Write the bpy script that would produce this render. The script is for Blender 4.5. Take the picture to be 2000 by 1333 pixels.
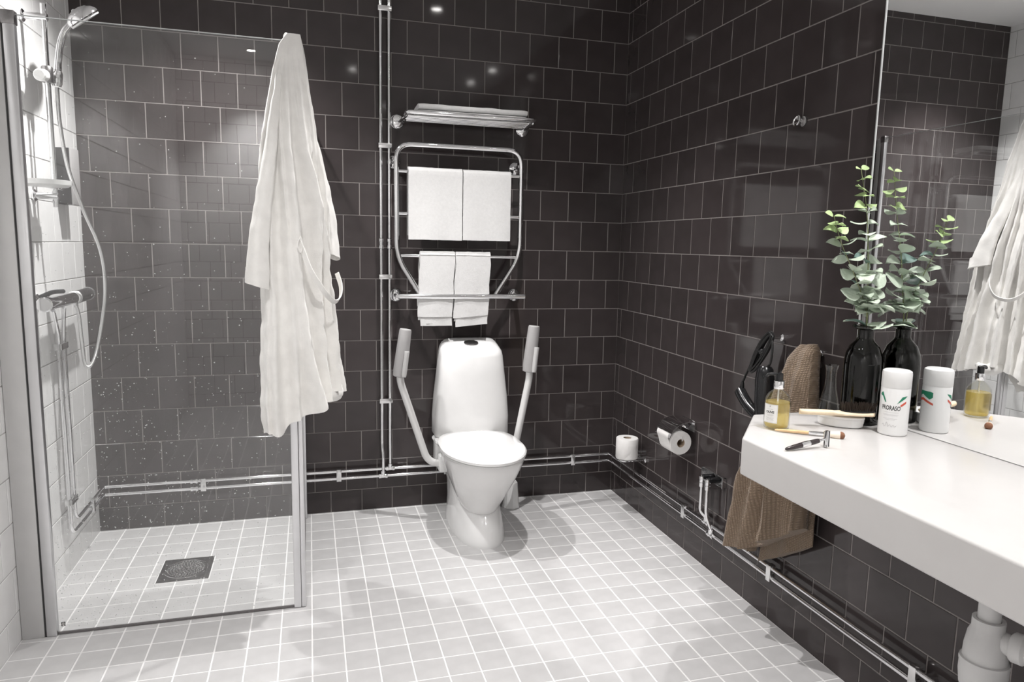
import bpy, bmesh, math, random
from mathutils import Vector, Matrix, noise
random.seed(7)
for o in list(bpy.data.objects): bpy.data.objects.remove(o, do_unlink=True)
scene = bpy.context.scene
COL = scene.collection

# ------------------------------------------------------------------ camera
CAM = Vector((-1.61316, -3.51966, 1.35456)); YAW, PIT, ROL = 0.280922, -0.134811, 0.020548; FPX = 1373.75
fwd = Vector((math.sin(YAW)*math.cos(PIT), math.cos(YAW)*math.cos(PIT), math.sin(PIT)))
rgt0 = Vector((math.cos(YAW), -math.sin(YAW), 0)); up0 = rgt0.cross(fwd)
rgt = rgt0*math.cos(ROL)+up0*math.sin(ROL); upv = -rgt0*math.sin(ROL)+up0*math.cos(ROL)
cam = bpy.data.cameras.new('camera'); cam_o = bpy.data.objects.new('camera', cam); COL.objects.link(cam_o)
cam.sensor_width = 36; cam.lens = FPX/2000*36; cam.clip_start = .02
cam_o.matrix_world = Matrix(((rgt.x, upv.x, -fwd.x, CAM.x), (rgt.y, upv.y, -fwd.y, CAM.y), (rgt.z, upv.z, -fwd.z, CAM.z), (0, 0, 0, 1)))
scene.camera = cam_o
def to_px(p):
    d = Vector(p)-CAM; w = d.dot(fwd)
    if w < .05: return None
    return (1000+FPX*d.dot(rgt)/w, 666.5-FPX*d.dot(upv)/w)

# ------------------------------------------------------------------ world, exposure
world = bpy.data.worlds.new('world'); scene.world = world; world.use_nodes = True
world.node_tree.nodes['Background'].inputs[0].default_value = (0, 0, 0, 1)
world.node_tree.nodes['Background'].inputs[1].default_value = 0
vs = scene.view_settings
vs.view_transform = 'Standard'; vs.look = 'None'; vs.gamma = 1; vs.use_curve_mapping = False
vs.exposure = 0.12
H = 2.745                      # ceiling height
XL, YF = -2.57, -4.4           # left wall, wall behind the camera
# downlights: x, y, watts, cone degrees; mid-room and end-wall lamps are added
LAMPS = [(-0.86, -0.87, 134, 95), (-1.99, -0.58, 178, 108), (-0.16, -2.22, 60, 95), (-0.24, -2.66, 70, 95),
         (-1.75, -2.02, 66, 105), (-1.25, -2.60, 12, 105), (-2.00, -4.10, 165, 85), (-0.85, -4.10, 45, 85)]

# ------------------------------------------------------------------ materials
def mat(name, color, rough=.4, metal=0, var=0, vscale=20, bump=0, bscale=200, spec=.5, trans=0, ior=1.45, sheen=0, rnd=0, coat=0, sss=0):
    m = bpy.data.materials.new(name); m.use_nodes = True
    nt = m.node_tree; b = nt.nodes['Principled BSDF']
    c = (*color, 1)
    b.inputs['Base Color'].default_value = c
    b.inputs['Roughness'].default_value = rough; b.inputs['Metallic'].default_value = metal
    b.inputs['Specular IOR Level'].default_value = spec; b.inputs['IOR'].default_value = ior
    b.inputs['Transmission Weight'].default_value = trans
    if coat: b.inputs['Coat Weight'].default_value = coat; b.inputs['Coat Roughness'].default_value = .03
    if sheen: b.inputs['Sheen Weight'].default_value = sheen
    if sss: b.inputs['Subsurface Weight'].default_value = sss; b.inputs['Subsurface Scale'].default_value = .01
    tc = nt.nodes.new('ShaderNodeTexCoord')
    last = None
    if var or rnd:
        hs = nt.nodes.new('ShaderNodeHueSaturation'); hs.inputs['Color'].default_value = c
        val = nt.nodes.new('ShaderNodeMath'); val.operation = 'ADD'; val.inputs[0].default_value = 1; val.inputs[1].default_value = 0
        if var:
            n = nt.nodes.new('ShaderNodeTexNoise'); n.inputs['Scale'].default_value = vscale; n.inputs['Detail'].default_value = 3
            nt.links.new(tc.outputs['Object'], n.inputs['Vector'])
            mr = nt.nodes.new('ShaderNodeMapRange'); mr.inputs['From Min'].default_value = .3; mr.inputs['From Max'].default_value = .7
            mr.inputs['To Min'].default_value = 1-var; mr.inputs['To Max'].default_value = 1+var
            nt.links.new(n.outputs['Fac'], mr.inputs['Value']); nt.links.new(mr.outputs[0], val.inputs[0])
        if rnd:
            oi = nt.nodes.new('ShaderNodeObjectInfo')
            mr = nt.nodes.new('ShaderNodeMapRange'); mr.inputs['To Min'].default_value = -rnd; mr.inputs['To Max'].default_value = rnd
            nt.links.new(oi.outputs['Random'], mr.inputs['Value']); nt.links.new(mr.outputs[0], val.inputs[1])
        nt.links.new(val.outputs[0], hs.inputs['Value']); nt.links.new(hs.outputs[0], b.inputs['Base Color'])
    if bump:
        n = nt.nodes.new('ShaderNodeTexNoise'); n.inputs['Scale'].default_value = bscale; n.inputs['Detail'].default_value = 4
        nt.links.new(tc.outputs['Object'], n.inputs['Vector'])
        bp = nt.nodes.new('ShaderNodeBump'); bp.inputs['Strength'].default_value = bump; bp.inputs['Distance'].default_value = .002
        nt.links.new(n.outputs['Fac'], bp.inputs['Height']); nt.links.new(bp.outputs[0], b.inputs['Normal'])
    return m

def glass_mat(name, tint=(1, 1, 1), ior=1.5):
    """thin glass: straight-through transmission plus Fresnel reflection on both faces"""
    m = bpy.data.materials.new(name); m.use_nodes = True; nt = m.node_tree; nt.nodes.clear()
    out = nt.nodes.new('ShaderNodeOutputMaterial'); mix = nt.nodes.new('ShaderNodeMixShader')
    tr = nt.nodes.new('ShaderNodeBsdfTransparent'); tr.inputs[0].default_value = (*tint, 1)
    gl = nt.nodes.new('ShaderNodeBsdfGlossy'); gl.inputs['Roughness'].default_value = .0
    fr = nt.nodes.new('ShaderNodeFresnel'); geo = nt.nodes.new('ShaderNodeNewGeometry')
    mr = nt.nodes.new('ShaderNodeMapRange'); mr.inputs['To Min'].default_value = ior; mr.inputs['To Max'].default_value = 1/ior
    nt.links.new(geo.outputs['Backfacing'], mr.inputs['Value']); nt.links.new(mr.outputs[0], fr.inputs['IOR'])
    nt.links.new(fr.outputs[0], mix.inputs[0]); nt.links.new(tr.outputs[0], mix.inputs[1]); nt.links.new(gl.outputs[0], mix.inputs[2])
    nt.links.new(mix.outputs[0], out.inputs[0])
    return m

def emit_mat(name, color, strength):
    m = bpy.data.materials.new(name); m.use_nodes = True; nt = m.node_tree; nt.nodes.clear()
    out = nt.nodes.new('ShaderNodeOutputMaterial'); e = nt.nodes.new('ShaderNodeEmission')
    e.inputs[0].default_value = (*color, 1); e.inputs[1].default_value = strength
    nt.links.new(e.outputs[0], out.inputs[0]); return m

def weave_mat(name, c1, c2, scale, bump, rough=.95):
    """waffle / linen weave: crossed wave bands for bump and colour"""
    m = mat(name, c1, rough, sheen=.2); nt = m.node_tree; b = nt.nodes['Principled BSDF']
    tc = nt.nodes.new('ShaderNodeTexCoord'); ws = []
    for d in ('Y', 'Z'):
        w = nt.nodes.new('ShaderNodeTexWave'); w.wave_type = 'BANDS'; w.bands_direction = d
        w.inputs['Scale'].default_value = scale; w.inputs['Distortion'].default_value = 1.2; w.inputs['Detail'].default_value = 2
        w.inputs['Detail Scale'].default_value = 2
        nt.links.new(tc.outputs['Object'], w.inputs['Vector']); ws.append(w)
    mu = nt.nodes.new('ShaderNodeMath'); mu.operation = 'MULTIPLY'
    nt.links.new(ws[0].outputs['Fac'], mu.inputs[0]); nt.links.new(ws[1].outputs['Fac'], mu.inputs[1])
    mx = nt.nodes.new('ShaderNodeMix'); mx.data_type = 'RGBA'
    mx.inputs['A'].default_value = (*c2, 1); mx.inputs['B'].default_value = (*c1, 1)
    nt.links.new(mu.outputs[0], mx.inputs['Factor']); nt.links.new(mx.outputs['Result'], b.inputs['Base Color'])
    bp = nt.nodes.new('ShaderNodeBump'); bp.inputs['Strength'].default_value = bump; bp.inputs['Distance'].default_value = .003
    nt.links.new(mu.outputs[0], bp.inputs['Height']); nt.links.new(bp.outputs[0], b.inputs['Normal'])
    return m

M = dict(
    dark_tile=mat('dark_tile', (.047, .039, .039), .07, var=.10, vscale=9, rnd=.10, spec=.42),
    dark_grout=mat('dark_grout', (.24, .218, .21), .9, var=.08, bump=.3),
    white_tile=mat('white_tile', (.88, .875, .87), .12, var=.02),
    white_grout=mat('white_grout', (.50, .49, .485), .9, var=.08, bump=.3),
    floor_tile=mat('floor_tile', (.535, .527, .527), .32, var=.05, vscale=14, rnd=.035, bump=.05, bscale=60),
    floor_grout=mat('floor_grout', (.80, .79, .785), .85, var=.05, bump=.2),
    ceiling=mat('ceiling_paint', (.82, .815, .81), .9, bump=.05),
    chrome=mat('chrome', (.86, .86, .87), .06, 1, var=.02),
    chrome_soft=mat('chrome_soft', (.78, .78, .78), .2, 1, var=.02),
    steel=mat('brushed_steel', (.32, .31, .31), .32, 1, var=.15, vscale=60),
    alu=mat('anodised_aluminium', (.72, .72, .73), .3, 1, var=.02),
    alu_light=mat('matt_light_profile', (.62, .615, .61), .35, .3, var=.02),
    seal_grey=mat('grey_seal', (.16, .15, .15), .5),
    seal=mat('dark_rubber_seal', (.04, .04, .04), .6),
    porcelain=mat('porcelain', (.82, .815, .81), .1, coat=.3, var=.01),
    white_plastic=mat('white_plastic', (.80, .80, .795), .3, var=.01),
    trap_plastic=mat('trap_plastic', (.62, .615, .61), .45, var=.03),
    grey_plastic=mat('grey_plastic', (.36, .35, .35), .45, var=.03),
    grey_light=mat('light_grey_plastic', (.55, .545, .54), .4, var=.03),
    white_metal=mat('white_coated_tube', (.74, .735, .73), .25, .25, var=.01),
    towel=mat('white_terry', (.69, .685, .68), .95, var=.03, vscale=90, bump=.6, bscale=420, sheen=.3),
    robe=mat('cream_linen', (.90, .885, .855), .92, var=.04, vscale=25, bump=.35, bscale=260, sheen=.3),
    brown=weave_mat('brown_waffle', (.40, .30, .22), (.20, .145, .10), 55, .9),
    paper=mat('tissue_paper', (.80, .785, .77), .95, var=.03, bump=.3, bscale=300),
    card=mat('cardboard_core', (.42, .33, .24), .9, var=.1),
    counter=mat('white_solid_surface', (.60, .585, .575), .28, var=.01),
    black=mat('gloss_black_plastic', (.012, .012, .013), .18, var=.1),
    black_matt=mat('black_cable', (.012, .012, .012), .45, var=.1),
    black_box=mat('black_dispenser', (.02, .018, .02), .25, var=.1),
    glass=glass_mat('shower_glass', (.985, .99, .988), 1.85),
    clear=glass_mat('clear_glass', (.97, .975, .97), 1.5),
    bottle_glass=glass_mat('dark_bottle_glass', (.20, .20, .155), 1.55),
    drop=mat('water_drop', (.95, .95, .95), .08, trans=.35, ior=1.33),
    mirror=mat('mirror_silver', (.93, .935, .935), 0.0, 1),
    mirror_edge=mat('mirror_edge', (.80, .82, .82), .12, .4),
    soap=None,
    label=mat('paper_label', (.84, .83, .80), .7),
    ink=mat('black_ink', (.03, .03, .03), .6),
    ink_soft=mat('grey_ink', (.45, .44, .44), .6),
    green=mat('green_print', (.02, .22, .12), .35),
    red=mat('red_print', (.60, .10, .06), .35),
    wood=mat('pale_wood', (.74, .50, .27), .5, var=.12, vscale=40),
    beech=mat('beech_wood', (.80, .66, .48), .5, var=.08, vscale=40),
    bristle=mat('dark_bristle', (.028, .018, .012), .6, rnd=.2),
    hair_pale=mat('pale_brush_hair', (.85, .74, .62), .8),
    hair_tip=mat('brown_brush_tip', (.22, .10, .055), .8),
    razor=mat('razor_handle', (.055, .045, .045), .2, .3),
    leaf=mat('eucalyptus_leaf', (.52, .60, .49), .5, var=.10, vscale=30, rnd=.22),
    leaf_young=mat('young_leaf', (.40, .52, .25), .5, var=.10, vscale=30, rnd=.15),
    leaf_dark=mat('underside_leaf', (.16, .25, .22), .5, var=.10, vscale=30, rnd=.2),
    stem=mat('green_stem', (.22, .24, .12), .6, var=.15),
    lamp=emit_mat('downlight_glow', (1, .97, .94), 60),
)

def liquid_mat(name, tint, body, fac):
    m = glass_mat(name, tint, 1.15); nt = m.node_tree; mix = [n for n in nt.nodes if n.type == 'MIX_SHADER'][0]; tr = [n for n in nt.nodes if n.type == 'BSDF_TRANSPARENT'][0]
    df = nt.nodes.new('ShaderNodeBsdfTranslucent'); df.inputs[0].default_value = (*body, 1)
    dd = nt.nodes.new('ShaderNodeBsdfDiffuse'); dd.inputs[0].default_value = (*body, 1)
    m1 = nt.nodes.new('ShaderNodeMixShader'); m1.inputs[0].default_value = .5; m2 = nt.nodes.new('ShaderNodeMixShader'); m2.inputs[0].default_value = fac
    nt.links.new(df.outputs[0], m1.inputs[1]); nt.links.new(dd.outputs[0], m1.inputs[2]); nt.links.new(tr.outputs[0], m2.inputs[1]); nt.links.new(m1.outputs[0], m2.inputs[2])
    nt.links.new(m2.outputs[0], mix.inputs[1]); return m
M['soap'] = liquid_mat('yellow_soap', (.99, .89, .52), (1, .84, .36), .32)

# ------------------------------------------------------------------ mesh helpers
def B(): return bmesh.new()
def box(bm, lo, hi, bev=0, seg=2):
    lo, hi = Vector(lo), Vector(hi)
    v = [bm.verts.new((x, y, z)) for x in (lo.x, hi.x) for y in (lo.y, hi.y) for z in (lo.z, hi.z)]
    fs = [bm.faces.new([v[i] for i in q]) for q in ((0, 1, 3, 2), (4, 6, 7, 5), (0, 4, 5, 1), (2, 3, 7, 6), (0, 2, 6, 4), (1, 5, 7, 3))]
    if bev:
        es = list({e for f in fs for e in f.edges})
        bmesh.ops.bevel(bm, geom=es, offset=bev, segments=seg, affect='EDGES', profile=.5)
def rings(bm, rs, closed=True, cap=True, loop=False):
    vs_ = [[bm.verts.new(p) for p in r] for r in rs]
    n = len(vs_[0]); m_ = len(vs_)
    for i in range(m_ if loop else m_-1):
        a, b = vs_[i], vs_[(i+1) % m_]
        for j in range(n if closed else n-1):
            k = (j+1) % n
            bm.faces.new((a[j], a[k], b[k], b[j]))
    if cap and closed and not loop:
        bm.faces.new(vs_[0][::-1]); bm.faces.new(vs_[-1])
def tube(bm, pts, r, seg=12, cap=True, loop=False):
    pts = [Vector(p) for p in pts]; n = len(pts); out = []
    rr = r if isinstance(r, (list, tuple)) else [r]*n
    N = None
    for i, p in enumerate(pts):
        if loop: t = pts[(i+1) % n]-pts[i-1]
        else: t = pts[min(i+1, n-1)]-pts[max(i-1, 0)]
        t.normalize()
        if N is None:
            N = t.orthogonal().normalized()
        N = (N-t*N.dot(t)).normalized(); Bv = t.cross(N)
        out.append([p+(N*math.cos(a)+Bv*math.sin(a))*rr[i] for a in [2*math.pi*k/seg for k in range(seg)]])
    rings(bm, out, True, cap, loop)
def fillet(pts, rad, n=6):
    pts = [Vector(p) for p in pts]; out = [pts[0]]
    for i in range(1, len(pts)-1):
        a, p, b = pts[i-1], pts[i], pts[i+1]
        u = (a-p); w = (b-p); d = min(rad, u.length*.48, w.length*.48)
        s, e = p+u.normalized()*d, p+w.normalized()*d
        for k in range(n+1):
            t = k/n; out.append(s*(1-t)**2+p*2*t*(1-t)+e*t*t)
    out.append(pts[-1]); return out
def smooth_path(pts, n=8):
    P = [Vector(p) for p in pts]; P = [P[0]*2-P[1]]+P+[P[-1]*2-P[-2]]; out = []
    for i in range(1, len(P)-2):
        for k in range(n):
            t = k/n; a, b, c, d = P[i-1:i+3]
            out.append(.5*((2*b)+(c-a)*t+(2*a-5*b+4*c-d)*t*t+(3*b-a-3*c+d)*t**3))
    out.append(P[-2]); return out
def lathe(bm, prof, c=(0, 0, 0), axis=(0, 0, 1), seg=28, cap=True):
    c = Vector(c); ax = Vector(axis).normalized(); N = ax.orthogonal().normalized(); Bv = ax.cross(N)
    rings(bm, [[c+ax*z+(N*math.cos(2*math.pi*k/seg)+Bv*math.sin(2*math.pi*k/seg))*max(r, 1e-5) for k in range(seg)] for r, z in prof], True, cap)
def cyl(bm, a, b, r, seg=20, bev=0):
    a, b = Vector(a), Vector(b); L = (b-a).length
    p = [(r, 0), (r, L)] if not bev else [(r-bev, 0), (r, bev), (r, L-bev), (r-bev, L)]
    lathe(bm, p, a, b-a, seg)
def finish(name, bm, m, loc=(0, 0, 0), angle=38):
    bmesh.ops.recalc_face_normals(bm, faces=bm.faces[:])
    ca = math.radians(angle)
    for f in bm.faces: f.smooth = True
    for e in bm.edges:
        if len(e.link_faces) == 2: e.smooth = e.calc_face_angle(0) < ca
    bmesh.ops.translate(bm, verts=bm.verts[:], vec=-Vector(loc))
    me = bpy.data.meshes.new(name); bm.to_mesh(me); bm.free()
    if isinstance(m, str): m = M[m]
    me.materials.append(m)
    return me
def thing(name, label, cat, loc=(0, 0, 0), group=None):
    o = bpy.data.objects.new(name, None); COL.objects.link(o); o.location = loc; o.empty_display_size = .05
    o['label'] = label; o['category'] = cat
    if group: o['group'] = group
    return o
def base_of(o):
    while o.parent: o = o.parent
    return o.location
def part(name, bm, m, parent, label=None, kind=None, angle=38):
    me = finish(name, bm, m, base_of(parent), angle)
    o = bpy.data.objects.new(name, me); COL.objects.link(o); o.parent = parent
    if label: o['label'] = label
    if kind: o['kind'] = kind
    return o
def single(name, bm, m, label, cat, loc, group=None, angle=38):
    me = finish(name, bm, m, loc, angle); o = bpy.data.objects.new(name, me); COL.objects.link(o); o.location = loc
    o['label'] = label; o['category'] = cat
    if group: o['group'] = group
    return o
def struct(name, bm, m, parent=None, label=None):
    me = finish(name, bm, m); o = bpy.data.objects.new(name, me); COL.objects.link(o); o['kind'] = 'structure'
    if parent: o.parent = parent
    if label: o['label'] = label
    return o
def boxes(*bs, bev=0):
    bm = B()
    for lo, hi in bs: box(bm, lo, hi, bev)
    return bm

# ------------------------------------------------------------------ room shell
P = .153; Z0 = .10863; G = .0042   # wall tile pitch, height of first joint, joint width
floor = struct('floor', boxes(((XL-.1, YF-.1, -.1), (.1, .1, -.0009))), 'floor_grout', label='pale grey square tiled floor with light joints')
ceiling = struct('ceiling', boxes(((XL-.1, YF-.1, H), (.1, .1, H+.1))), 'ceiling', label='plain white ceiling')
wall_back = struct('wall_back', boxes(((XL-.1, .0012, 0), (.1, .1, H))), 'dark_grout', label='charcoal square tiled wall behind the toilet')
wall_right = struct('wall_right', boxes(((.0012, YF-.1, 0), (.1, .0012, H))), 'dark_grout', label='charcoal square tiled wall with the mirror')
wall_left = struct('wall_left', boxes(((XL-.1, YF-.1, 0), (XL-.0012, .0012, H))), 'white_grout', label='white square tiled wall behind the shower')
wall_front = struct('wall_front', boxes(((XL, YF-.1, 0), (0, YF-.0012, H))), 'white_grout', label='white square tiled wall facing the toilet')

_tm = {}
def tile_geo(w, h, dep=.0042, bev=.0009):
    a, b = w/2, h/2; i = bev
    v = [(-a, -b, 0), (a, -b, 0), (a, b, 0), (-a, b, 0), (-a, -b, dep-i), (a, -b, dep-i), (a, b, dep-i), (-a, b, dep-i),
         (-a+i, -b+i, dep), (a-i, -b+i, dep), (a-i, b-i, dep), (-a+i, b-i, dep)]
    f = [(8, 9, 10, 11)]
    for s in (0, 4):
        for k in range(4): f.append((s+k, s+(k+1) % 4, s+4+(k+1) % 4, s+4+k))
    return v, f
def tile_mesh(w, h, m):
    key = (round(w, 4), round(h, 4), m)
    if key not in _tm:
        v, f = tile_geo(w, h); me = bpy.data.meshes.new('tile'); me.from_pydata(v, [], f); me.materials.append(M[m]); _tm[key] = me
    return _tm[key]
def tile_surface(parent, rects, org, u, v, n, m, tilt=.0012, skip=None):
    """rects: (u0,u1,v0,v1); biggest 300 in the frame become single tiles, the rest one joined part"""
    org, u, v, n = Vector(org), Vector(u), Vector(v), Vector(n); lst = []
    for (u0, u1, v0, v1) in rects:
        q = [to_px(org+u*a+v*b) for a, b in ((u0, v0), (u1, v0), (u1, v1), (u0, v1))]
        area = 0
        if all(q):
            c = (sum(p[0] for p in q)/4, sum(p[1] for p in q)/4)
            if -20 < c[0] < 2020 and -25 < c[1] < 1360:
                area = abs(sum(q[i][0]*q[(i+1) % 4][1]-q[(i+1) % 4][0]*q[i][1] for i in range(4)))/2
                if skip and skip((u0+u1)/2, (v0+v1)/2): area *= .01
        lst.append((area, (u0, u1, v0, v1)))
    lst.sort(key=lambda t: -t[0])
    R = Matrix((u, v, n)).transposed()
    vs_, fs_ = [], []
    for k, (area, (u0, u1, v0, v1)) in enumerate(lst):
        c = org+u*(u0+u1)/2+v*(v0+v1)/2-n*.004
        if k < 300 and area > 60:
            o = bpy.data.objects.new('tile', tile_mesh(u1-u0, v1-v0, m)); COL.objects.link(o); o.parent = parent
            t = Matrix.Rotation(random.gauss(0, tilt), 3, 'X') @ Matrix.Rotation(random.gauss(0, tilt), 3, 'Y')
            o.matrix_basis = Matrix.Translation(c) @ (R @ t).to_4x4()
        else:
            tv, tf = tile_geo(u1-u0, v1-v0); s = len(vs_)
            vs_ += [tuple(c+R @ Vector(p)) for p in tv]; fs_ += [tuple(i+s for i in f) for f in tf]
    if vs_:
        me = bpy.data.meshes.new('tile_field'); me.from_pydata(vs_, [], fs_); me.materials.append(M[m])
        o = bpy.data.objects.new('tile_field', me); COL.objects.link(o); o.parent = parent; o['kind'] = 'stuff'
def wall_rects(length, off_even, off_odd, top=H):
    out = []
    for k in range(-1, 18):
        z0 = max(0.0, Z0+k*P+G/2); z1 = min(top, Z0+(k+1)*P-G/2)
        off = off_even if k % 2 == 0 else off_odd
        a = -((1-off) % 1)*P
        while a < length:
            s, e = max(0, a+G/2), min(length, a+P-G/2)
            if e-s > .012: out.append((s, e, z0, z1))
            a += P
    return out
# back wall: u runs from the right corner to the left
tile_surface(wall_back, wall_rects(-XL, .5, 1.0), (0, 0, 0), (-1, 0, 0), (0, 0, 1), (0, -1, 0), 'dark_tile')
rr = [r for r in wall_rects(-YF, .788, .288) if not (r[0] > 1.80 and r[2] > .92)]
tile_surface(wall_right, rr, (0, 0, 0), (0, -1, 0), (0, 0, 1), (-1, 0, 0), 'dark_tile', skip=lambda a, z: a > 1.75 and z > .8)
tile_surface(wall_left, wall_rects(-YF, .3, .8), (XL, 0, 0), (0, -1, 0), (0, 0, 1), (1, 0, 0), 'white_tile')
tile_surface(wall_front, wall_rects(-XL, .5, 1.0), (0, YF, 0), (-1, 0, 0), (0, 0, 1), (0, 1, 0), 'white_tile')
# floor tiles
fp, fq, gx = .1044, .1051, .0052
fr = []
xs = [0.0435-i*fp for i in range(1, 26)]; ys = [-.017-i*fq for i in range(0, 43)]
X_ = [0.0]+[x for x in xs if x > XL+.01]+[XL]; Y_ = [0.0]+[y for y in ys if y > YF+.01]+[YF]
DR = (-2.222, -2.028, -.612, -.402)         # shower drain opening
for i in range(len(X_)-1):
    for j in range(len(Y_)-1):
        a, b, c, d = X_[i+1]+gx/2, X_[i]-gx/2, Y_[j+1]+gx/2, Y_[j]-gx/2
        if b-a < .01 or d-c < .008: continue
        e0, e1, e2, e3 = DR[0]-.004, DR[1]+.004, DR[2]-.004, DR[3]+.004
        if b < e0 or a > e1 or d < e2 or c > e3: fr.append((a, b, c, d)); continue
        for q in ((a, min(b, e0), c, d), (max(a, e1), b, c, d), (max(a, e0), min(b, e1), c, min(d, e2)), (max(a, e0), min(b, e1), max(c, e3), d)):
            if q[1]-q[0] > .006 and q[3]-q[2] > .006: fr.append(q)   # tiles cut round the drain
tile_surface(floor, fr, (0, 0, 0), (1, 0, 0), (0, 1, 0), (0, 0, 1), 'floor_tile', tilt=.0012)

# ------------------------------------------------------------------ downlights
spots = ['above the toilet', 'above the shower drain', 'above the vase end of the counter', 'above the basin end of the counter',
         'in front of the shower door', 'added as fill light in the middle of the room', 'added to brighten the white end wall on the shower side', 'added to brighten the white end wall on the mirror side']  # added lamps: mid-room fill, end-wall wash that the shower glass reflects
for (x, y, w, cone), where in zip(LAMPS, spots):
    t = thing('ceiling_downlight', 'round white recessed ceiling spotlight ' + where, 'lamp', (x, y, H), 'ceiling spotlights')
    bm = B(); lathe(bm, [(.030, 0), (.046, 0), (.048, -.003), (.046, -.006), (.034, -.006), (.030, -.002)], (x, y, H), seg=24, cap=False)
    part('trim_ring', bm, 'white_plastic', t)
    bm = B(); lathe(bm, [(.030, -.0005), (.001, -.0015)], (x, y, H), seg=24, cap=False)
    part('bulb', bm, 'lamp', t)
    l = bpy.data.lights.new('spot_beam', 'SPOT'); l.energy = w; l.spot_size = math.radians(cone); l.spot_blend = .9
    l.shadow_soft_size = .022; l.color = (1, .982, .972)
    lo = bpy.data.objects.new('spot_beam', l); COL.objects.link(lo); lo.parent = t; lo.location = (0, 0, -.035)

# ------------------------------------------------------------------ mirror
t = thing('wall_mirror', 'large frameless mirror reaching from the counter towards the ceiling', 'mirror', (0, -1.77, .866))
part('silvered_face', boxes(((-.0149, YF+.35, .8665), (-.0142, -1.7745, 2.55))), 'mirror', t)
part('glass_back', boxes(((-.0142, YF+.35, .8665), (-.001, -1.7745, 2.55))), 'seal', t)
part('polished_edge', boxes(((-.0165, -1.7745, .8665), (-.001, -1.7685, 2.55)), bev=.001), 'mirror_edge', t, 'pale polished vertical edge of the mirror')

# ------------------------------------------------------------------ washbasin counter
def prism(bm, poly, z0, z1, bev=0):
    a = [bm.verts.new((x, y, z0)) for x, y in poly]; b = [bm.verts.new((x, y, z1)) for x, y in poly]; n = len(poly)
    fs = [bm.faces.new(a[::-1]), bm.faces.new(b)]+[bm.faces.new((a[i], a[(i+1) % n], b[(i+1) % n], b[i])) for i in range(n)]
    if bev: bmesh.ops.bevel(bm, geom=list({e for f in fs for e in f.edges}), offset=bev, segments=3, affect='EDGES', profile=.5)
CT = .865
ctr = thing('washbasin_counter', 'thick white washbasin counter with a cut corner', 'counter', (-.26, -2.5, .765))
def rrect(cx, cy, hx, hy, z, n=40, e=4):
    o = []
    for k in range(n):
        a = 2*math.pi*k/n; c, s = math.cos(a), math.sin(a)
        o.append(Vector((cx+hx*math.copysign(abs(c)**(2/e), c), cy+hy*math.copysign(abs(s)**(2/e), s), z)))
    return o
def cut(bm_a, bm_b):
    """boolean difference of two meshes, returned as a bmesh"""
    obs = []
    for b in (bm_a, bm_b):
        bmesh.ops.recalc_face_normals(b, faces=b.faces[:]); me = bpy.data.meshes.new('cut_tmp'); b.to_mesh(me); b.free()
        o = bpy.data.objects.new('cut_tmp', me); COL.objects.link(o); obs.append(o)
    md = obs[0].modifiers.new('cut', 'BOOLEAN'); md.object = obs[1]; md.operation = 'DIFFERENCE'; md.solver = 'EXACT'
    dg = bpy.context.evaluated_depsgraph_get(); dg.update()
    me = bpy.data.meshes.new_from_object(obs[0].evaluated_get(dg)); out = B(); out.from_mesh(me); bpy.data.meshes.remove(me)
    for o in obs:
        m_ = o.data; bpy.data.objects.remove(o, do_unlink=True); bpy.data.meshes.remove(m_)
    return out
bm = B(); prism(bm, [(-.001, -1.73), (-.335, -1.73), (-.525, -1.955), (-.525, -3.35), (-.001, -3.35)], .765, CT, .006)
b2 = B(); rings(b2, [rrect(-.285, -2.84, .150, .185, .70), rrect(-.285, -2.84, .150, .185, CT+.05)])
part('worktop', cut(bm, b2), 'counter', ctr)
bm = B()
rings(bm, [rrect(-.285, -2.84, .150, .185, CT-.001), rrect(-.285, -2.84, .143, .178, CT-.02), rrect(-.285, -2.84, .12, .15, .785), rrect(-.285, -2.84, .02, .02, .775)], cap=False)
part('basin', bm, 'counter', ctr)

# waste trap below
tr = thing('sink_trap', 'pale grey plastic bottle trap hanging below the counter', 'sink trap', (-.29, -2.5, .44))
cx, cy = -.29, -2.495
bm = B(); lathe(bm, [(.021, .610), (.021, .765)], (cx, cy, 0)); part('inlet_pipe', bm, 'trap_plastic', tr)
bm = B(); lathe(bm, [(.012, .440), (.03, .446), (.041, .47), (.0445, .50), (.0445, .530), (.0405, .532), (.0395, .555), (.035, .585), (.030, .597), (.030, .618), (.022, .618), (.022, .61)], (cx, cy, 0)); part('bottle', bm, 'trap_plastic', tr)
bm = B(); lathe(bm, [(.0452, .531), (.0456, .526), (.0452, .521)], (cx, cy, 0), cap=False); part('collar_ring', bm, 'trap_plastic', tr)
bm = B(); tube(bm, fillet([(cx+.01, cy-.02, .578), (cx+.035, cy-.11, .582), (cx+.09, cy-.17, .59), (-.01, cy-.18, .60)], .04), .0215, 18); lathe(bm, [(.027, 0), (.030, .004), (.030, .022), (.023, .03)], (cx+.018, cy-.040, .578), (.03, -.09, .004)); part('outlet_pipe', bm, 'trap_plastic', tr)
tp = thing('tap_supply_pipe', 'thin vertical chrome supply pipe rising to the counter behind the trap', 'pipe', (-.17, -2.515, .19))
bm = B(); tube(bm, [(-.17, -2.515, .19), (-.17, -2.515, .765)], .006, 10); part('pipe', bm, 'chrome', tp)
bm = B(); lathe(bm, [(.008, 0), (.011, .003), (.011, .018), (.008, .022)], (-.17, -2.515, .30), seg=12); part('coupling', bm, 'chrome', tp)
bm = B(); tube(bm, [(-.17, -2.515, .2), (-.03, -2.515, .2)], .006, 10); part('pipe_elbow', bm, 'chrome', tp)

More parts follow.
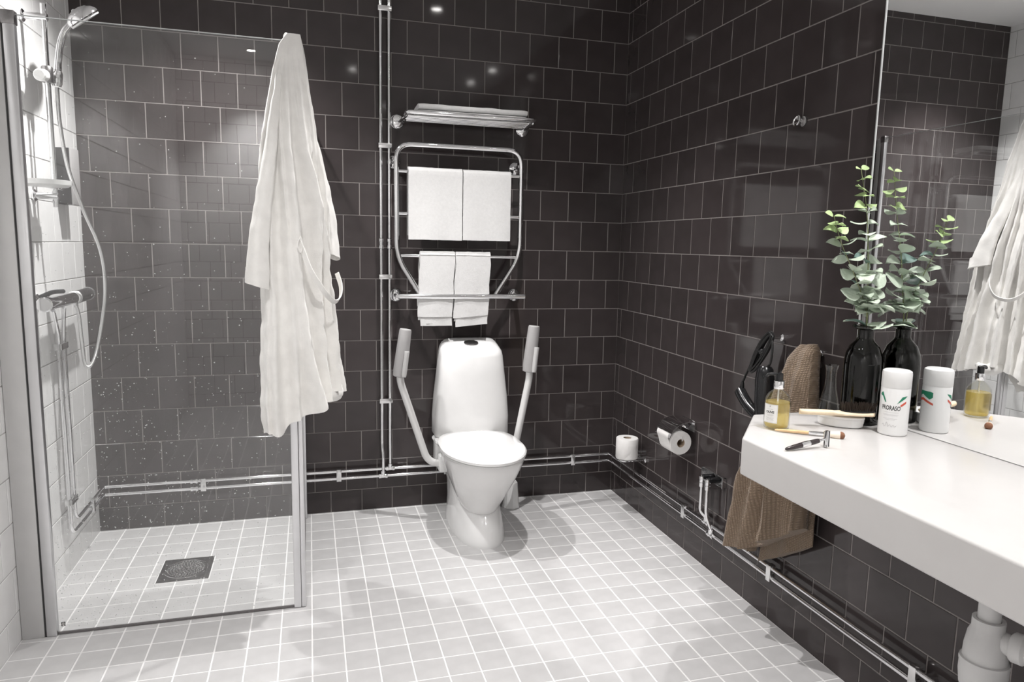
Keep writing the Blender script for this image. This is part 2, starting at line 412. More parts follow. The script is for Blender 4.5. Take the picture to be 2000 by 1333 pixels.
# ------------------------------------------------------------------ pipes
PR = .0078
def clip(parent, c, along, up, half, r=.012):
    """two-pipe clip: c centre, along = pipe direction, up = across pipes, wall side given by normal"""
    c, a, u = Vector(c), Vector(along), Vector(up); n = u.cross(a)
    bm = B()
    q = [c+u*s*(half+.010) for s in (-1, 1)]
    def ob(lo, hi):
        vs_ = []
        bmm = B(); box(bmm, lo, hi, .002)
        R = Matrix((a, u, n)).transposed()   # n points away from the wall
        mp = {v: bm.verts.new(c+R @ v.co) for v in bmm.verts}
        for f in bmm.faces: bm.faces.new([mp[v] for v in f.verts])
        bmm.free()
    ob((-r, -half-.012, .004), (r, half+.012, .013)); ob((-r*.6, -.006, -.030), (r*.6, .006, .006))
    for s in (-1, 1): ob((-r, s*half-.012, -.013), (r, s*half+.012, .009))
    part('pipe_clip', bm, 'chrome_soft', parent)
def nut(parent, c, axis, r=.0125, L=.018, name='coupling'):
    bm = B(); a = Vector(axis).normalized(); c = Vector(c)
    lathe(bm, [(r*.75, -L), (r, -L*.9), (r, -L*.35), (r*.8, -L*.3), (r*.8, L*.3), (r, L*.35), (r, L*.9), (r*.75, L)], c, a, 14)
    part(name, bm, 'chrome', parent)
def tee(parent, c, axis, branch):
    c, a, b = Vector(c), Vector(axis).normalized(), Vector(branch).normalized(); bm = B()
    lathe(bm, [(.0115, -.022), (.0125, -.020), (.0125, -.010), (.0105, -.009), (.0105, .009), (.0125, .010), (.0125, .020), (.0115, .022)], c, a, 14)
    lathe(bm, [(.0105, 0), (.0105, .012), (.0125, .013), (.0125, .024), (.010, .026)], c, b, 14)
    part('tee_fitting', bm, 'chrome', parent)
zU, zLo = .220, .183
# back wall pair
bp = thing('supply_pipe_pair', 'pair of horizontal chrome pipes low along the dark wall behind the toilet', 'pipes', (-1.28, -.03, .2))
for z in (zU, zLo):
    bm = B(); tube(bm, [(XL+.065, -.03, z), (-.045, -.03, z)], PR, 12); part('pipe', bm, 'chrome', bp)
for x in (-2.115, -1.491, -.95, -.248): clip(bp, (x, -.03, (zU+zLo)/2), (-1, 0, 0), (0, 0, 1), (zU-zLo)/2)
for z in (zU, zLo): nut(bp, (-2.155, -.03, z), (1, 0, 0))
tee(bp, (-1.237, -.03, zU), (1, 0, 0), (0, 0, 1)); tee(bp, (-1.273, -.034, zLo), (1, 0, 0), (0, 0, 1))
# vertical pair
vp = thing('supply_pipe_pair', 'pair of vertical chrome pipes rising up the dark wall beside the towel rail', 'pipes', (-1.257, -.03, .24))
bm = B(); tube(bm, fillet([(-1.277, -.03, H-.001), (-1.277, -.03, .34), (-1.273, -.046, .29), (-1.273, -.046, .225), (-1.273, -.036, .203)], .03), PR, 12); part('pipe', bm, 'chrome', vp)
bm = B(); tube(bm, [(-1.237, -.03, H-.001), (-1.237, -.03, zU+.022)], PR, 12); part('pipe', bm, 'chrome', vp)
for z in (2.436, 1.815, 1.191, .572): clip(vp, (-1.257, -.03, z), (0, 0, -1), (-1, 0, 0), .020)
for x in (-1.277, -1.237): nut(vp, (x, -.03, 1.352), (0, 0, 1), L=.026)
# right wall pair
rp = thing('supply_pipe_pair', 'pair of horizontal chrome pipes low along the dark wall below the counter', 'pipes', (-.03, -1.5, .2))
for z in (zU, zLo):
    bm = B(); tube(bm, fillet([(-.0452, -.03, z), (-.03, -.03, z), (-.03, -.06, z), (-.03, YF+.02, z)], .014), PR, 12); part('pipe', bm, 'chrome', rp)
for y in (-.856, -1.468, -2.104, -2.9): clip(rp, (-.03, y, (zU+zLo)/2), (0, 1, 0), (0, 0, 1), (zU-zLo)/2)
tee(rp, (-.03, -1.035, zU), (0, 1, 0), (0, 0, 1)); tee(rp, (-.034, -1.080, zLo), (0, 1, 0), (0, 0, 1))
# left wall pair (shower)
lp = thing('supply_pipe_pair', 'pair of chrome pipes running down the white shower wall to the corner', 'pipes', (XL+.03, -.45, .2))
XP = XL+.03
for yv, z in ((-.487, zLo), (-.430, zU)):
    ym = -.62 if yv < -.45 else -.50
    bm = B(); tube(bm, fillet([(XP+.02, ym+.03, 1.085), (XP, yv, .985), (XP, yv, z), (XP, -.03, z), (XL+.066, -.03, z)], .05, 8), PR, 12); part('pipe', bm, 'chrome', lp)
for z in (.935, .315): clip(lp, (XP, -.4585, z), (0, 0, -1), (0, -1, 0), .028)
clip(lp, (XP, -.21, (zU+zLo)/2), (0, -1, 0), (0, 0, 1), (zU-zLo)/2)

# shut-off valves on the right wall
sv = thing('shutoff_valve_pair', 'two chrome shut-off valves with a wall plate beside the counter', 'valves', (-.02, -1.04, .4))
bm = boxes(((-.004, -1.117, .392), (-.0005, -.957, .436)), ((-.020, -1.117, .392), (-.003, -1.113, .436)), ((-.020, -.961, .392), (-.003, -.957, .436)), ((-.014, -1.117, .434), (-.003, -.957, .436)), ((-.014, -1.117, .392), (-.003, -.957, .394)))
part('wall_plate', bm, 'chrome_soft', sv)
for yv, zz, yb in ((-1.010, zU, -1.035), (-1.055, zLo, -1.080)):
    bm = B(); cyl(bm, (-.003, yv-.012, .413), (-.045, yv-.002, .410), .0125, 14); part('valve_stem', bm, 'black', sv)
    bm = B(); lathe(bm, [(.009, -.032), (.0125, -.030), (.0125, -.014), (.010, -.012), (.0125, -.010), (.0135, .008), (.011, .014)], (-.048, yv, .400), seg=14); part('valve_body', bm, 'chrome', sv)
    bm = B(); tube(bm, fillet([(-.048, yv, .372), (-.048, yv, .262), (-.036, yb, zz+.024)], .04), .0072, 10); part('pipe', bm, 'chrome', sv)

# ------------------------------------------------------------------ shower enclosure
GY, GX, GH = -.93, -1.657, 2.02
def dome(bm, c, n, r, h, k=6):
    c, n = Vector(c), Vector(n); a = n.orthogonal().normalized(); b = n.cross(a)
    ring = [bm.verts.new(c+(a*math.cos(t)+b*math.sin(t))*r) for t in [2*math.pi*i/k for i in range(k)]]
    ring2 = [bm.verts.new(c+n*h*.75+(a*math.cos(t)+b*math.sin(t))*r*.6) for t in [2*math.pi*i/k for i in range(k)]]
    top = bm.verts.new(c+n*h)
    for i in range(k):
        j = (i+1) % k
        bm.faces.new((ring[i], ring[j], ring2[j], ring2[i])); bm.faces.new((ring2[i], ring2[j], top))
gd = thing('shower_door', 'clear glass shower door speckled with water drops facing the room', 'shower door', (-2.07, GY, 0))
part('glass_pane', boxes(((-2.463, GY-.003, .0085), (-1.688, GY+.003, GH))), 'glass', gd)
part('bottom_seal', boxes(((-2.463, GY-.004, .002), (-1.688, GY+.004, .0085))), 'seal_grey', gd)
part('polished_top_edge', boxes(((-2.463, GY-.0032, GH), (-1.688, GY+.0032, GH+.0025))), 'mirror_edge', gd)
part('hinge_post', boxes(((-2.496, GY-.013, .0), (-2.463, GY+.013, GH+.006)), bev=.005), 'alu', gd)
part('post_groove', boxes(((-2.501, GY-.009, .0), (-2.4955, GY+.009, GH))), 'seal', gd)
part('wall_profile', boxes(((XL+.001, GY-.012, .0), (-2.501, GY+.012, GH)), bev=.003), 'alu_light', gd, 'pale wall profile beside the hinge post')
part('post_cap', boxes(((-2.499, GY-.015, GH-.03), (-2.461, GY+.015, GH+.012)), bev=.004), 'steel', gd)
part('closing_profile', boxes(((-1.690, GY-.011, .002), (-1.664, GY+.011, GH)), bev=.003), 'alu', gd)
bm = boxes(((-2.452, GY-.0036, .030), (-2.440, GY-.0029, .045))); st = part('glass_stamp', bm, 'ink', gd)
bm = boxes(((-2.4505, GY-.0040, .0365), (-2.4415, GY-.0034, .0385)), ((-2.449, GY-.0040, .0395), (-2.447, GY-.0034, .0435)), ((-2.445, GY-.0040, .0395), (-2.443, GY-.0034, .0435)), ((-2.449, GY-.0040, .0315), (-2.443, GY-.0034, .0345))); part('stamp_letter', bm, 'label', st)
bm = B(); rd = random.Random(3)
cnt = 0
while cnt < 2200:
    x, z = rd.uniform(-2.455, -1.70), rd.uniform(.02, 1.95)
    left = 1-(x+2.463)/.775
    p = (.95 if z < .28 else .55 if z < .55 else .30 if z < .9 else .14 if z < 1.4 else .045)*(.22+.78*left**1.3)
    if rd.random() > p: continue
    r = rd.choice((.0007, .0009, .0012, .0016, .0021))*rd.uniform(.8, 1.15)
    dome(bm, (x, GY+.0031, z), (0, 1, 0), r, r*.55); cnt += 1
part('water_drops', bm, 'drop', gd, kind='stuff')
gs = thing('shower_side_panel', 'clear glass shower side panel running back to the dark wall', 'shower panel', (GX, -.48, 0))
part('glass_pane', boxes(((GX-.003, GY+.016, .0085), (GX+.003, -.045, GH))), 'glass', gs)
part('bottom_seal', boxes(((GX-.004, GY+.016, .002), (GX+.004, -.045, .0085))), 'seal_grey', gs)
part('polished_top_edge', boxes(((GX-.0032, GY+.018, GH), (GX+.0032, -.064, GH+.0025))), 'mirror_edge', gs)
part('closing_profile', boxes(((GX-.0065, GY-.010, .002), (GX+.010, GY+.017, GH)), bev=.003), 'alu', gs)
part('hinge_post', boxes(((GX-.012, -.062, .0), (GX+.012, -.034, GH+.006)), bev=.005), 'alu', gs)
part('wall_profile', boxes(((GX-.010, -.034, .0), (GX+.010, -.001, GH)), bev=.003), 'alu_light', gs)
part('post_cap', boxes(((GX-.014, -.064, GH-.025), (GX+.014, -.032, GH+.012)), bev=.004), 'steel', gs)

# drain
dr = thing('shower_drain', 'square dark steel shower drain with a round grate in the floor', 'drain', (-2.125, -.507, 0))
part('frame', boxes(((DR[0], DR[2], -.004), (DR[1], DR[3], .0015)), bev=.0008), 'steel', dr)
dc = Vector((-2.125, -.507, .0015))
bm = B(); tube(bm, [dc+Vector((math.cos(a)*.082, math.sin(a)*.082, .0003)) for a in [2*math.pi*k/48 for k in range(48)]], .0022, 8, loop=True); part('ring', bm, 'chrome', dr)
bm = B(); lathe(bm, [(.078, 0), (.078, .0012), (.076, .0016)], dc, seg=40); part('grate', bm, 'steel', dr)
bm = B()
for k in range(1, 7):
    for i in range(int(6.3*k)):
        a = 2*math.pi*i/int(6.3*k)+k*.4; dome(bm, dc+Vector((math.cos(a)*.0115*k, math.sin(a)*.0115*k, .0015)), (0, 0, 1), .0042, .003)
part('grate_studs', bm, 'chrome_soft', dr, kind='stuff')

# ------------------------------------------------------------------ shower fittings on the left wall
sb = thing('shower_rail', 'chrome shower rail with slider and brackets on the white wall', 'shower rail', (XL+.07, -.55, 1.45))
bx, by = XL+.07, -.55
bm = B(); tube(bm, [(bx, by, 1.46), (bx, by, 2.165)], .0095, 16); part('bar', bm, 'chrome', sb)
for z in (2.12, 1.50):
    bm = B(); cyl(bm, (XL+.0005, by, z), (bx+.012, by, z), .013, 16, .002); lathe(bm, [(.022, 0), (.022, .006), (.014, .012)], (XL+.0005, by, z), (1, 0, 0), 20); part('wall_bracket', bm, 'chrome', sb)
sl = B(); lathe(sl, [(.016, -.028), (.019, -.024), (.019, .024), (.016, .028)], (bx, by, 1.925), seg=18)
cyl(sl, (bx+.004, by+.010, 1.922), (bx+.020, by+.040, 1.926), .0165, 16, .003); so = part('slider', sl, 'steel', sb)
bm = B(); cyl(bm, (bx-.004, by-.020, 1.918), (bx-.008, by-.058, 1.912), .021, 20, .004); part('slider_knob', bm, 'white_plastic', so)
hs = thing('hand_shower', 'chrome hand shower with a round pale head on the shower rail', 'shower head', (bx+.06, by, 1.9))
hp = [(bx+.020, by+.030, 1.895), (bx+.026, by+.030, 1.960), (bx+.036, by+.031, 2.03), (bx+.050, by+.035, 2.080), (bx+.068, by+.040, 2.110)]
bm = B(); pth = smooth_path(hp, 8); tube(bm, pth, [.0125]*9+[.0115]*(len(pth)-9), 16); part('handle', bm, 'chrome', hs)
bm = B(); lathe(bm, [(.0135, 0), (.017, .012), (.017, .045), (.0135, .055)], (bx+.019, by+.030, 1.891), (.007, .0, .065), 18); part('grip_collar', bm, 'chrome_soft', hs)
hc, hn = Vector((bx+.112, by+.052, 2.143)), Vector((.57, .30, -.76)).normalized()
bm = B(); lathe(bm, [(.014, -.036), (.034, -.031), (.052, -.020), (.062, -.006), (.063, .002), (.059, .006)], hc, hn, 28); part('head_shell', bm, 'chrome', hs)
bm = B(); lathe(bm, [(.057, .005), (.054, .011), (.01, .012)], hc, hn, 28); part('spray_face', bm, 'white_plastic', hs, 'pale spray face')
for q in range(4):
    bm = B(); d0 = (Vector((.77, 0, .63))*(q*.019-.030)); n0 = hc+d0-hn*(.030-.006*abs(q-1))
    cyl(bm, n0-Vector((0, .012, 0)), n0+Vector((0, .004, 0)), .0075, 10, .002); part('grip_rib', bm, 'chrome_soft', hs)
ho = thing('shower_hose', 'grey metal shower hose looping down the white wall', 'hose', (XL+.1, -.5, .85))
hpath = smooth_path([(bx+.019, by+.030, 1.888), (bx+.022, by+.026, 1.76), (bx+.040, by+.028, 1.60), (bx+.075, by+.055, 1.45), (bx+.10, by+.13, 1.32), (bx+.105, by+.165, 1.20), (bx+.10, by+.15, 1.08), (bx+.085, by+.09, .93), (bx+.07, by+.05, .865), (bx+.05, by+.045, .87), (bx+.035, by+.075, .96), (bx+.022, by+.105, 1.05), (bx+.01, by+.115, 1.095)], 10)
bm = B(); tube(bm, hpath, .0068, 10); part('hose_tube', bm, 'chrome_soft', ho)
bm = B(); lathe(bm, [(.0085, 0), (.0095, .003), (.0095, .026), (.008, .03)], hpath[-1]-Vector((0, 0, .012)), (0, 0, 1), 14); part('hose_nut', bm, 'chrome', ho)
# soap dish on the rail
sd = thing('soap_dish', 'clear round soap dish clamped to the shower rail', 'soap dish', (bx, by-.06, 1.535))
bm = B(); lathe(bm, [(.004, .0), (.066, .0), (.075, .006), (.077, .022), (.0735, .022), (.070, .009), (.062, .005), (.004, .005)], (bx+.005, by-.100, 1.527), seg=40); part('dish', bm, 'white_plastic', sd)
bm = boxes(((bx-.014, by-.030, 1.525), (bx+.016, by+.022, 1.551)), bev=.004); part('clamp', bm, 'chrome', sd)
bm = B(); lathe(bm, [(.008, 0), (.014, .004), (.0145, .022), (.011, .026)], (bx+.006, by+.020, 1.538), (.2, 1, 0), 12); part('knob', bm, 'chrome', sd)
# mixer
mx = thing('shower_mixer', 'chrome thermostatic shower mixer with a dark handle on the white wall', 'shower tap', (XL+.07, -.45, 1.12))
mz = 1.118
bm = B(); cyl(bm, (bx, -.70, mz), (bx, -.43, mz), .0235, 24, .003); part('body', bm, 'chrome', mx)
for yv in (-.60, -.49):
    bm = B(); lathe(bm, [(.028, 0), (.028, .006), (.014, .012), (.014, .055)], (XL+.0005, yv, mz), (1, 0, 0), 20); part('wall_union', bm, 'chrome', mx)
bm = B(); cyl(bm, (bx, -.74, mz), (bx, -.702, mz), .0265, 24, .004); part('flow_handle', bm, 'chrome', mx)
bm = B(); tube(bm, smooth_path([(bx-.01, -.735, mz+.027), (bx+.01, -.68, mz+.040), (bx+.02, -.60, mz+.038)], 6), .008, 10); part('lever', bm, 'black', mx)
bm = B(); cyl(bm, (bx, -.428, mz), (bx, -.395, mz), .0255, 24, .003); part('white_collar', bm, 'white_plastic', mx)
bm = B(); cyl(bm, (bx, -.394, mz), (bx, -.215, mz+.004), .0255, 24, .004); part('temperature_handle', bm, 'steel', mx)
bm = B(); tube(bm, [Vector((bx+math.cos(a)*.0258, -.235, mz+.004+math.sin(a)*.0258)) for a in [2*math.pi*k/24 for k in range(24)]], .0022, 6, loop=True); part('handle_ring', bm, 'chrome', mx)
# dispenser
di = thing('soap_dispenser', 'black box shaped dispenser with a grey cover on the white wall by the corner', 'dispenser', (XL+.03, -.25, 1.48))
part('body', boxes(((XL+.0005, -.300, 1.482), (XL+.052, -.205, 1.702)), bev=.003), 'black_box', di)
part('cover', boxes(((XL+.052, -.302, 1.480), (XL+.060, -.203, 1.704)), bev=.003), 'grey_plastic', di, 'grey front cover')

# ------------------------------------------------------------------ towel shelf
tsh = thing('towel_shelf', 'chrome tube towel shelf above the towel rail', 'shelf', (-.88, 0, 1.94))
sz = 1.94
bm = B(); tube(bm, fillet([(-1.165, -.052, sz), (-1.180, -.225, sz+.006), (-.563, -.225, sz+.006), (-.578, -.052, sz)], .03), .0095, 14); part('front_rail', bm, 'chrome', tsh)
for y in (-.185, -.15, -.115, -.08, -.052):
    bm = B(); tube(bm, [(-1.168-.05*(-y-.05), y, sz-.004), (-.575+.05*(-y-.05), y, sz-.004)], .0055, 10); part('shelf_tube', bm, 'chrome', tsh)
for x in (-1.197, -.566):
    bm = B(); lathe(bm, [(.033, 0), (.034, .004), (.028, .011), (.014, .015)], (x, -.0005, sz-.005), (0, -1, 0), 24); part('wall_rosette', bm, 'chrome', tsh)
    s = 1 if x < -.9 else -1
    bm = B(); tube(bm, fillet([(x, -.01, sz-.006), (x+.006*s, -.05, sz-.012), (x+.020*s, -.20, sz-.006), (x+.022*s, -.222, sz+.004)], .02), .0075, 10); part('bracket_arm', bm, 'chrome', tsh)
def cloth_noise(bm, amp, sc, seed=0):
    for v in bm.verts:
        q = v.co*sc+Vector((seed*3.1, seed*1.7, seed))
        v.co += Vector((noise.noise(q), noise.noise(q+Vector((9, 2, 4))), noise.noise(q+Vector((3, 8, 1)))))*amp
def slab_cloth(bm, lo, hi, nx, ny, rad):
    """soft folded slab: rounded cross-section swept along X"""
    lo, hi = Vector(lo), Vector(hi); cy, cz = (lo.y+hi.y)/2, (lo.z+hi.z)/2; hy, hz = (hi.y-lo.y)/2, (hi.z-lo.z)/2
    rs = []
    for i in range(nx+1):
        t = i/nx; x = lo.x+(hi.x-lo.x)*t; e = min(1, min(t, 1-t)*nx/1.5); sc = .90+.10*min(1, e)
        ring = []
        for k in range(ny):
            a = 2*math.pi*k/ny; c, s = math.cos(a), math.sin(a)
            ring.append(Vector((x, cy+hy*sc*math.copysign(abs(c)**.35, c), cz+hz*sc*math.copysign(abs(s)**.5, s))))
        rs.append(ring)
    rings(bm, rs)
tw = thing('folded_towel', 'white folded towel lying on the chrome shelf', 'towel', (-.86, -.13, sz+.005), 'white towels')
bm = B(); slab_cloth(bm, (-1.125, -.205, sz+.0025), (-.598, -.030, sz+.026), 40, 28, .01); cloth_noise(bm, .0022, 16); part('lower_fold', bm, 'towel', tw)
bm = B(); slab_cloth(bm, (-1.121, -.210, sz+.0255), (-.600, -.030, sz+.054), 40, 28, .01); cloth_noise(bm, .0028, 16, 2); part('upper_fold', bm, 'towel', tw)

# ------------------------------------------------------------------ heated towel rail
rl = thing('towel_rail', 'chrome heated towel rail with bent lower frame beside the vertical pipes', 'towel rail', (-.9, 0, 1.1))
RY = -.10
bm = B(); tube(bm, fillet([(-1.095, RY-.004, 1.105), (-1.210, RY, 1.292), (-1.212, RY, 1.819), (-.597, RY, 1.819), (-.595, RY, 1.300), (-.722, RY-.004, 1.105)], .075, 10), .0125, 16); part('frame', bm, 'chrome', rl)
for z in (1.694, 1.496, 1.297):
    bm = B(); tube(bm, [(-1.206, RY, z), (-.602, RY, z)], .0085, 14); part('cross_bar', bm, 'chrome', rl)
bm = B(); cyl(bm, (-1.205, RY-.016, 1.101), (-.567, RY-.016, 1.101), .0135, 18, .003); part('lower_bar', bm, 'chrome', rl)
for x, z in ((-1.213, 1.744), (-.600, 1.742), (-1.204, 1.100), (-.594, 1.100)):
    bm = B(); lathe(bm, [(.031, 0), (.032, .005), (.026, .013), (.013, .018), (.012, .1)], (x, -.0005, z), (0, -1, 0), 24); part('wall_mount', bm, 'chrome', rl)
def hung_towel(name, label, x0, x1, ztop, zbot, seed, front, back, layers=2, bz=None):
    """terry towel folded over a bar: inverted U made of folded layers"""
    t = thing(name, label, 'towel', ((x0+x1)/2, RY, zbot), 'white towels')
    def U(bm, yo, yi, top, bot_f, bot_b, ins):
        # outer U from front bottom over the top to back bottom, then inner back
        prof = []
        n = 14
        for k in range(n+1): prof.append((yo, bot_f+(top-.02-bot_f)*k/n))
        cyy = (yo+yi)/2; ro = abs(yi-yo)/2
        for k in range(1, 9): a = math.pi*k/9; prof.append((cyy-ro*math.cos(a), top-.02+.02*math.sin(a)))
        for k in range(n+1): prof.append((yi, top-.02-(top-.02-bot_b)*k/n))
        th = .0045
        inner = []
        for (y, z) in reversed(prof):
            d = Vector((y-cyy, z-(top-.04))); inner.append((cyy+(y-cyy)*max(.0, 1-th/ro), z-th if z > top-.02 else z))
        ring = prof+inner; rs = []
        nx = 16
        for i in range(nx+1):
            tt = i/nx; x = x0+ins+(x1-x0-2*ins)*tt
            sx = .0025*math.sin(tt*9+seed)
            rs.append([Vector((x, y+sx*(top-z)/max(.05, top-bot_f), z)) for y, z in ring])
        rings(bm, rs)
    for k in range(layers):
        bm = B(); U(bm, front+.0052*k, back-.0052*k, ztop-.0055*k, zbot+.004+(0 if layers == 1 else (-.004 if k == 0 else .004)), zbot+.02, .0012*k)
        cloth_noise(bm, .0013, 38, seed+k); part('towel_layer', bm, 'towel', t, angle=60)
    return t
hung_towel('hanging_towel', 'large white towel on the upper bar next to the vertical pipes', -1.158, -.899, 1.716, 1.374, 1, RY-.030, RY+.030)
hung_towel('hanging_towel', 'large white towel on the upper bar away from the vertical pipes', -.895, -.656, 1.715, 1.376, 4, RY-.030, RY+.030)
# small towels: hang on the third bar, behind the lower bar, with stepped folded ends
def small_towel(label, x0, x1, seed, slope):
    t = thing('hand_towel', label, 'towel', ((x0+x1)/2, RY+.01, .955), 'white towels')
    rd = random.Random(seed)
    for k, (zb, dx, yo) in enumerate(((1.000, 0, -.0150), (.956, .014, -.0105), (.985, .005, -.006), (1.03, .0, .012), (1.05, .0, .018))):
        bm = B(); rs = []; nz = 22; nx = 14; top = 1.318-.002*k
        cols = []
        for j in range(nz+1):
            z = top+(zb-top)*j/nz; row = []
            lean = (1.31-z)*(-.035 if seed == 1 else -.03)
            wob = .0025*math.sin(z*40+seed+k)
            for side in (0, 1):
                yy = RY+yo-(.0035 if side == 0 else 0)
                pr = []
                for i in range(nx+1):
                    tt = i/nx; x = x0+dx*min(1, j/nz*1.3)*(1-tt)*(1 if tt < .5 else .4)+(x1-x0)*tt+lean+wob
                    zz = z+slope*(tt-.5)*.03*(j/nz)
                    pr.append(Vector((x, yy+.0018*math.sin(tt*7+seed+k)*(j/nz), zz)))
                row.append(pr)
            cols.append(row[0]+row[1][::-1])
        rings(bm, cols); cloth_noise(bm, .0012, 40, seed*5+k); part('towel_fold', bm, 'towel', t, angle=60)
    bm = B(); rs = []
    for i in range(15):
        x = x0+.001+(x1-x0-.002)*i/14
        rs.append([Vector((x, RY+math.cos(a)*(.0205), 1.302+.018*math.sin(a))) for a in [math.pi*q/12 for q in range(13)]]+[Vector((x, RY+math.cos(a)*(.0125), 1.302+.010*math.sin(a))) for a in [math.pi*q/12 for q in range(12, -1, -1)]])
    rings(bm, rs); cloth_noise(bm, .0012, 40, seed); part('towel_fold', bm, 'towel', t)
    if seed == 1:
        bm = boxes(((x0+.030, RY-.0158, .9660), (x0+.062, RY-.0145, .9695))); part('woven_label', bm, 'grey_light', t, 'small grey woven label')
    return t
small_towel('small white hand towel with a grey woven label hanging on the low bar', -1.100, -.930, 1, 0)
small_towel('small white hand towel without a label hanging on the low bar', -.925, -.750, 2, .5)

# ------------------------------------------------------------------ toilet
TX = -.862
to = thing('toilet', 'white floor-standing toilet with fold-up armrests', 'toilet', (TX, -.36, 0))
def egg(cx, yf, yb, hw, z, n=48, ef=2.0, eb=3.2, wide=.42):
    """horizontal outline: round front, squarer rear; wide = where the widest point lies (0 rear .. 1 front)"""
    ym = yb+(yf-yb)*wide; o = []
    for k in range(n):
        a = 2*math.pi*k/n; c, s = math.cos(a), math.sin(a)
        e, L = (ef, ym-yf) if s < 0 else (eb, yb-ym)
        o.append(Vector((cx+hw*math.copysign(abs(c)**(2/e), c), ym+L*math.copysign(abs(s)**(2/e), s), z)))
    return o
def lin(tab, z):
    for (a, b) in zip(tab, tab[1:]):
        if a[0] <= z <= b[0]:
            t = (z-a[0])/(b[0]-a[0]); t = t*t*(3-2*t)*.5+t*.5
            return [p+(q-p)*t for p, q in zip(a[1:], b[1:])]
    return tab[-1][1:]
bm = B()
ped = [(0, -.607, -.105, .124), (.012, -.607, -.105, .125), (.06, -.588, -.10, .120), (.12, -.545, -.09, .113), (.20, -.47, -.08, .112), (.30, -.40, -.06, .135), (.395, -.36, -.04, .180)]
rings(bm, [egg(TX, *lin(ped, z)[:3], z, ef=2.2, eb=3.5, wide=.45) for z in [0, .006, .012, .03, .06, .09, .12, .16, .2, .25, .3, .35, .395]])
bow = [(.095, -.48, -.28, .045), (.115, -.515, -.26, .072), (.15, -.55, -.245, .092), (.20, -.588, -.235, .113), (.26, -.633, -.225, .137), (.32, -.678, -.215, .160), (.37, -.707, -.205, .177), (.40, -.720, -.20, .185), (.412, -.722, -.20, .186)]
rings(bm, [egg(TX, *lin(bow, z)[:3], z, ef=2.1, eb=2.6, wide=.5) for z in [.095, .105, .115, .13, .15, .175, .2, .23, .26, .29, .32, .345, .37, .385, .40, .412]])
part('bowl', bm, 'porcelain', to, angle=50)
bm = B(); rings(bm, [egg(TX, -.733, -.205, .188, .413, wide=.48), egg(TX, -.737, -.203, .191, .416, wide=.48), egg(TX, -.737, -.203, .191, .421, wide=.48), egg(TX, -.733, -.205, .188, .423, wide=.48)]); part('seat', bm, 'white_plastic', to)
bm = B(); rings(bm, [egg(TX, -.740, -.208, .189, .4245, wide=.48), egg(TX, -.746, -.206, .194, .427, wide=.48), egg(TX, -.746, -.206, .194, .437, wide=.48), egg(TX, -.740, -.212, .188, .4425, wide=.48), egg(TX, -.70, -.24, .15, .4455, wide=.48), egg(TX, -.52, -.42, .02, .447, wide=.48)]); part('lid', bm, 'porcelain', to)
# cistern
def cist(z, hw, yf, yb, e=5):
    o = []; cy = (yf+yb)/2; hy = (yb-yf)/2
    for k in range(56):
        a = 2*math.pi*k/56; c, s = math.cos(a), math.sin(a)
        x = hw*math.copysign(abs(c)**(2/e), c); y = hy*math.copysign(abs(s)**(2/e), s)
        if s < 0: y -= .022*(1-(x/hw)**2)
        o.append(Vector((TX+.020+x, cy+y, z)))
    return o
bm = B()
rings(bm, [cist(.396, .178, -.188, -.014), cist(.412, .189, -.196, -.012), cist(.50, .189, -.196, -.012), cist(.60, .182, -.190, -.012), cist(.72, .168, -.182, -.012), cist(.81, .159, -.172, -.012),
           cist(.845, .153, -.166, -.014), cist(.862, .142, -.158, -.018), cist(.873, .128, -.146, -.026), cist(.879, .10, -.128, -.04), cist(.881, .05, -.11, -.06)])
for v in bm.verts:   # the top slopes towards the front
    v.co.z += (v.co.y+.06)*.32*max(0, min(1, (v.co.z-.80)/.07))
part('cistern', bm, 'porcelain', to, angle=60)
bm = B(); rings(bm, [rrect(TX+.02, -.108, .036, .026, .874, e=2.4), rrect(TX+.02, -.108, .036, .026, .8845, e=2.4), rrect(TX+.02, -.108, .032, .022, .8865, e=2.4)])
for v in bm.verts: v.co.z += (v.co.y+.06)*.32
part('flush_button', bm, 'steel', to, 'dark metal flush button')
for x0 in (TX-.178, TX+.142):
    part('hinge_block', boxes(((x0, -.225, .30), (x0+.036, -.165, .405)), bev=.006), 'white_plastic', to)
# armrests
for side, label in ((-1, 'left'), (1, 'right')):
    if side < 0: pb, pt, el, mt = (-1.216, -.25, .737), (-1.188, -.25, .955), (-1.078, -.25, .330), (-1.000, -.25, .300)
    else: pb, pt, el, mt = (-.580, -.25, .741), (-.558, -.25, .963), (-.655, -.25, .322), (-.724, -.25, .300)
    bm = B(); tube(bm, fillet([Vector(pb)+Vector((.001, 0, .02)), Vector(pb)+Vector((.004, 0, -.03)), Vector(el)+Vector((0, 0, -.03)), Vector(mt)+Vector((.05*side*-1, 0, 0))], .075, 10), .0175, 18)
    arm = part('armrest', bm, 'white_metal', to)
    bm = B(); d = Vector(pt)-Vector(pb)
    lathe(bm, [(.022, -.004), (.031, 0), (.033, .03), (.032, .10), (.0285, d.length-.004), (.027, d.length)], pb, d, 24); part('arm_pad', bm, 'grey_plastic', arm, 'grey padded arm end')
    bm = B(); lathe(bm, [(.0268, 0), (.0262, .003)], pt, d, 24); part('pad_cap', bm, 'grey_light', arm)
    pc = Vector(pb).lerp(Vector(pt), .04)+Vector((.014, -.036, -.008)); pd = Vector(pb).lerp(Vector(pt), .58)+Vector((.014, -.036, -.006))
    bm = B(); tube(bm, [pc, pc.lerp(pd, .1), pc.lerp(pd, .85), pd.lerp(pc, .06), pd], [.010, .0125, .0120, .0125, .0120], 10); part('paper_lever', bm, 'grey_light', arm)
    bm = boxes(((mt[0]-.030, -.285, .262), (mt[0]+.030, -.205, .345)), bev=.008); part('mount', bm, 'white_plastic', arm)

